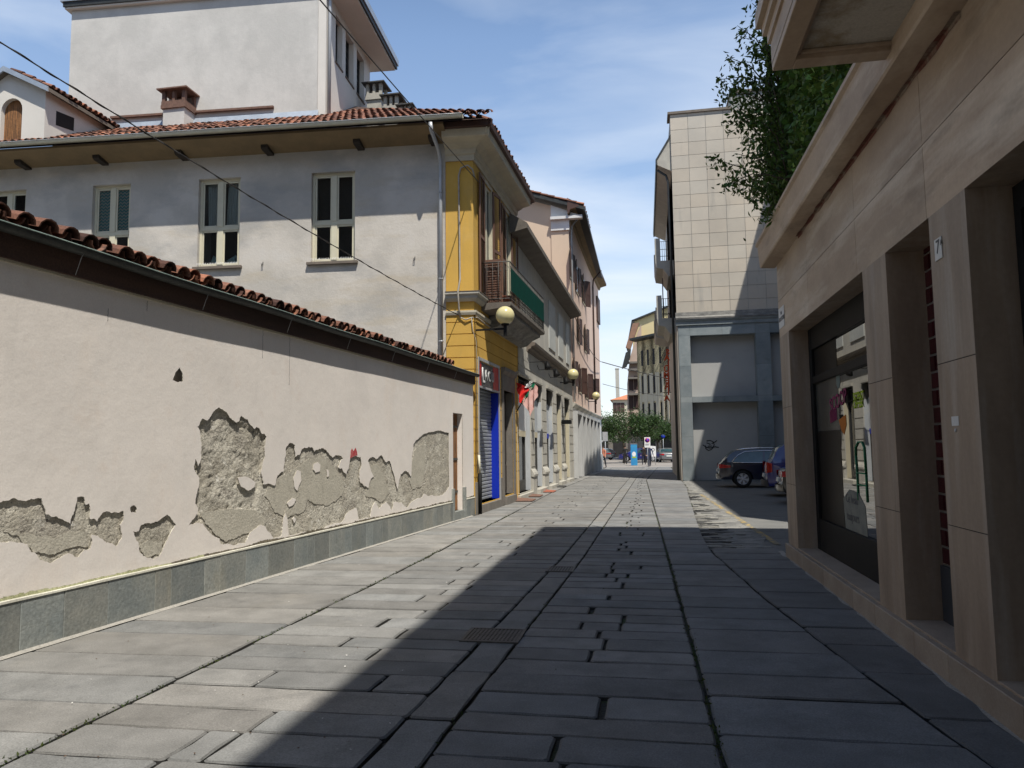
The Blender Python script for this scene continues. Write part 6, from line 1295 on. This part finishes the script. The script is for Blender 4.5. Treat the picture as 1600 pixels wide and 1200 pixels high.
# street poster boards beside the sign
p3=at(1020.5,712,66); ab=thing('folding_poster_board','white folding poster board with a round print','poster board',(p3.x,66,0)); g=MB(); g.prism([(p3.x-.24,66,.75),(p3.x+.26,66,.75),(p3.x+.24,66,2.0-.35),(p3.x-.26,66,2.0-.30)],(0,.03,0)); obj('board',g,'white',ab); g=MB(); g.lathe([(.15,0),(.15,.004),(.10,.004),(.10,0)],(p3.x,66-.001,1.35),(0,-1,0),n=18); obj('round_print',g,'letter',ab); g=MB(); g.tube([(p3.x-.2,66.02,0),(p3.x-.2,66.02,.8)],.02,5); g.tube([(p3.x+.2,66.02,0),(p3.x+.2,66.02,.8)],.02,5); obj('legs',g,'zinc',ab)
def tree(x,Y,zt,rw,label,seed,px=None):
    rn=random.Random(seed); t=thing('square_tree',label,'tree',(x,Y,0),'trees on the square'); g=MB(); h0=2.1
    g.tube([(x,Y,0),(x+.05,Y,1.0),(x-.03,Y,h0),(x,Y,3.0)],.1,8,radii=[.16,.12,.11,.07])
    ends=[]
    for k in range(9):
        a=2*PI*k/9+rn.uniform(-.3,.3); e=Vector((x+math.cos(a)*rw*.6,Y+math.sin(a)*rw*.6,h0+rn.uniform(.8,zt-h0-.6))); ends.append(e); g.tube([(x,Y,h0-.1+.1*k*.5),Vector((x,Y,h0+.5))*.5+e*.5+Vector((0,0,-.1)),e],.04,6,radii=[.06,.04,.015])
    obj('trunk',g,'bark',t); r2=np.random.RandomState(seed); P=[]
    cl=[(e.x,e.y,e.z) for e in ends]+[(x+rn.uniform(-.7,.7)*rw,Y+rn.uniform(-.7,.7)*rw,rn.uniform(2.5,zt-.4)) for _ in range(13)]
    for c_ in cl: P.append(r2.normal(size=(230,3))*np.array((.42,.42,.36))*rn.uniform(.6,1.35)*rw/2.2+np.array(c_))
    P=np.concatenate(P); P=P[P[:,2]>2.0]; leaves('crown',P,.17,'treeleaf',t,seed,.45,1.25,.2,.6)
tree(-4.6,74,5.0,2.2,'leftmost tree on the square with a thin dark trunk',1)
tree(-2.2,76,5.2,2.3,'middle tree on the square behind the blue column',2)
tree(-.1,78,5.0,2.3,'third bushy tree on the square behind the sign',3)
tree(1.3,84,4.6,2.0,'right hand tree in front of the yellow building',4)
tree(-7.6,90,7.2,2.6,'taller wispy tree showing beside the pink building corner',5)
# ------------------------------------------------------------ buildings beyond the square
fy=thing('far_yellow_building','yellow building with dull window bands beyond the square','building',(4,88,0))
FY=Fr((3.9,86),(-.75,91.5),1)
if FY.n.x>0: FY.n=-FY.n
zE=FY.hit(1040,527)[1]; print('FY',FY.len,zE,FY.hit(1000,545),FY.hit(1047,523))
zE=14.6; FL=FY.len
g=MB(); fh=[]
for x,y0_,y1_ in ((1031,545,561),(1021,544,561),(1012,547,566),(1003,550,569)):
    a=FY.hit(x-1.6,y0_)[0]; b=FY.hit(x+1.6,y0_)[0]; fh.append((min(a,b),max(a,b),zE-3.1,zE-1.2,.12))
cols=[(h_[0],h_[1]) for h_ in fh]+[(.8,1.6)]
allh=[]
for a,b in cols:
    for z0,z1_ in ((zE-3.2,zE-1.3),(zE-6.6,zE-4.4),(zE-10.0,zE-7.8)): allh.append((a,b,z0,z1_,.12))
panel(g,FY,0,FL,0,zE,allh); obj('wall',g,mat('far_yellow',(.80,.65,.38),(.76,.62,.37),scale=.1,fine=0),fy)
for h_ in allh: g=MB(); g.fbox(FY,h_[0]+.02,h_[1]-.02,-.11,-.06,h_[2],h_[3]); obj('window',g,'shutterdark',fy)
g=MB()
for a,b in cols: g.fbox(FY,a-.25,b+.25,.001,.03,zE-7.6,zE-6.7) ; g.fbox(FY,a-.35,a-.05,.001,.06,zE-11,zE-4.2); g.fbox(FY,b+.05,b+.35,.001,.06,zE-11,zE-4.2)
obj('pale_bands',g,mat('far_band',(.50,.44,.33),(.46,.41,.31),fine=0),fy)
g=MB(); g.fprof(FY,-.5,FL+.3,[(0,zE-.1),(.9,zE+.05),(.9,zE+.3),(0,zE+.5)]); obj('eaves',g,'darkmetal',fy)
g=MB(); g.fbox(FY,-.5,FL+.2,0,.12,3.6,4.4); obj('portico_band',g,'stonedoor',fy)
g=MB()
for k in range(3):
    s0=.6+k*3.1; g.fbox(FY,s0-.45,s0+.45,.0,.1,0,3.6)
obj('portico_piers',g,'stonedoor',fy); 
for k in range(2):
    s0=.6+k*3.1+1.55; g=MB(); g.prism([FY.P(s0-1.0,.02,0)]+[FY.P(s0-1.0*math.cos(t),.02,2.3+1.0*math.sin(t)) for t in [PI*j/10 for j in range(11)]]+[FY.P(s0+1.0,.02,0)],FY.n*.04); obj('arched_opening',g,'interior',fy)
g=MB(); g.prism([FY.P(0,0,0),FY.P(FL,0,0),FY.P(FL,-9,0),FY.P(0,-9,0)],(0,0,zE-.1)); obj('core',g,'interior',fy)
# taller yellow gable behind
ty=thing('far_yellow_gable','plain yellow gable wall with grey roof edge behind the yellow building','building',(6,100,0))
Yg=100.0; G=lambda x,y:(onY(x,y,Yg).x,onY(x,y,Yg).z)
pl=[G(989,503),G(1050,478),G(1100,478),G(1100,720),G(989,720)]
g=MB(); g.prism([(x,Yg,max(z,0)) for x,z in pl],(0,10,0)); obj('wall',g,mat('far_ochre',(.60,.50,.27),(.55,.46,.26),scale=.3,fine=.04),ty)
g=MB(); a,b=G(987,501),G(1050,475.5); c_,d_=G(987,503.5),G(1050,478); g.prism([(a[0],Yg-.5,a[1]),(b[0],Yg-.5,b[1]),(d_[0],Yg-.5,d_[1]),(c_[0],Yg-.5,c_[1])],(0,11,0)); a=G(987,501); b=G(979,545); g.prism([(a[0],Yg-.5,a[1]),(a[0]+.4,Yg-.5,a[1]),(b[0]+.3,Yg-.5,b[1]),(b[0],Yg-.5,b[1])],(0,3,0)); obj('roof',g,'darkmetal',ty)
# brown ornate building
bo=thing('far_brown_building','narrow brownish building with overhanging wooden eaves and balconies beyond the square','building',(-2,104,0))
Yo=97.5; G=lambda x,y:(onY(x,y,Yo).x,onY(x,y,Yo).z)
g=MB(); pl=[G(1002,506),G(1002,725),G(981,725),G(980,600),G(984,560),G(996,520)]; g.prism([(x,Yo,max(z,0)) for x,z in pl],(0,9,0)); obj('wall',g,mat('far_brown',(.52,.40,.32),(.42,.32,.26),scale=.8,fine=.1),bo)
g=MB(); pl=[G(989,507),G(999,506),G(997,512),G(985,547),G(978,544)]; g.prism([(x,Yo-1.0,z) for x,z in pl],(0,.9,0)); obj('eaves',g,'farwood',bo)
g=MB(); pl=[G(986,547),G(978,553),G(972,577),G(979,574),G(985,560)]; g.prism([(x,Yo-1.2,z) for x,z in pl],(0,.9,0)); obj('lower_eaves',g,'darkmetal',bo)
for y in (566,577,590,615):
    g=MB(); a=G(981,y); b=G(998,y-2); g.box(a[0],b[0],Yo-.8,Yo,a[1]-.25,a[1]); obj('balcony',g,'stonedoor',bo)
for x,y in ((986,600),(994,598),(986,630),(994,628),(987,655)):
    g=MB(); a=G(x,y); g.box(a[0]-.3,a[0]+.3,Yo-.05,Yo,a[1]-.9,a[1]+.9); obj('window',g,'shutterdark',bo)
# small house with orange roof and far chimney stack
sh=thing('far_small_house','small pale house with orange hipped roof far beyond the trees','house',(-12,150,0)); Yh=150.0; G=lambda x,y:(onY(x,y,Yh).x,onY(x,y,Yh).z)
a=G(957,625); b=G(983,625); g=MB(); g.box(a[0],b[0],Yh,Yh+10,0,a[1]); obj('wall',g,'cream',sh); g=MB(); tpz=G(975,613)[1]; g.add([(a[0]-.5,Yh-.5,a[1]),(b[0]+.5,Yh-.5,a[1]),(b[0]+.5,Yh+10,a[1]),(a[0]-.5,Yh+10,a[1]),(a[0]+3.5,Yh+4,tpz),(b[0],Yh+4,tpz)],[(0,1,5,4),(1,2,5),(2,3,4,5),(3,0,4)]); obj('roof',g,mat('far_orange',(.5,.2,.1),(.42,.17,.09)),sh)
for x in (961,967,973): g=MB(); q_=G(x,637); g.box(q_[0]-.35,q_[0]+.35,Yh-.06,Yh-.01,q_[1]-1,q_[1]+1); obj('window',g,'shutterdark',sh)
st_=thing('factory_chimney','tall plain square factory chimney far away against the sky','chimney',(-10,220,0)); Yc=220.0; G=lambda x,y:(onY(x,y,Yc).x,onY(x,y,Yc).z); a=G(961.2,577); b=G(966.8,577); g=MB(); g.box(a[0],b[0],Yc,Yc+1.2,0,a[1]); obj('shaft',g,'molding',st_); g=MB(); g.box(a[0]-.08,b[0]+.08,Yc-.08,Yc+1.28,a[1],a[1]+.3); obj('shaft_cap',g,'molding',st_)
# low far buildings closing the view
fb_=thing('far_left_building','low dark building front closing the square behind the trees','building',(-20,120,0)); g=MB(); g.box(-40,-9,118,128,0,6.5); obj('wall',g,'stonedoor',fb_)
g=MB(); g.prism([(-40.5,117.5,6.5),(-8.5,117.5,6.5),(-8.5,123,8.5),(-40.5,123,8.5)],(0,0,.2)); obj('roof',g,'terracotta',fb_)
fb2=thing('far_street_front','dark shop fronts at the end of the square','building',(0,125,0)); g=MB(); g.box(-9,6,122,130,0,5.0); obj('wall',g,'stonedoor',fb2)  # dark stone colour over the whole front
for k in range(5): g=MB(); g.box(-8+k*2.8,-6+k*2.8,121.9,121.99,0,3.0); obj('shop_opening',g,'interior',fb2)
# ------------------------------------------------------------ drains in the gutter line
def drain(x,y,w,h,label,nx,ny):
    o=thing('drain_grate',label,'drain',(x,y,0),'drains in the paving'); g=MB()
    fr=.03
    for a in ((x-w/2,x+w/2,y-h/2,y-h/2+fr),(x-w/2,x+w/2,y+h/2-fr,y+h/2),(x-w/2,x-w/2+fr,y-h/2+fr,y+h/2-fr),(x+w/2-fr,x+w/2,y-h/2+fr,y+h/2-fr)): g.box(a[0],a[1],a[2],a[3],-.03,.011)
    obj('frame',g,'grate',o); g=MB(); iw,ih=w-2*fr,h-2*fr
    for i in range(nx): a=x-iw/2+iw*(i+.5)/nx; g.box(a-.009,a+.009,y-ih/2,y+ih/2,-.02,.008)
    for j in range(ny): b=y-ih/2+ih*(j+.5)/ny; g.box(x-iw/2,x+iw/2,b-.009,b+.009,-.021,.0065)
    obj('bars',g,'grate',o); g=MB(); g.box(x-iw/2,x+iw/2,y-ih/2,y+ih/2,.0045,.0055); obj('pit',g,'interior',o)
drain(-1.33,6.38,.50,.46,'nearer square iron drain grate in the shaded paving',13,9)
drain(-1.15,9.9,.36,.40,'farther small iron drain grate near the shadow edge',8,7)

rh=thing('house_across','tall tiled house across the lane behind the viewpoint','house',(-14,-16,0))
g=MB(); g.box(-75,-3.0,-26,-14,0,21.3); obj('wall',g,'brownstone',rh)
g=MB(); g.prism([(-75.5,-13.4,21.2),(-75.5,-13.4,21.4),(-75.5,-20,25.2),(-75.5,-26.6,21.4),(-75.5,-26.6,21.2)],(73,0,0)); obj('roof',g,'tile',rh)
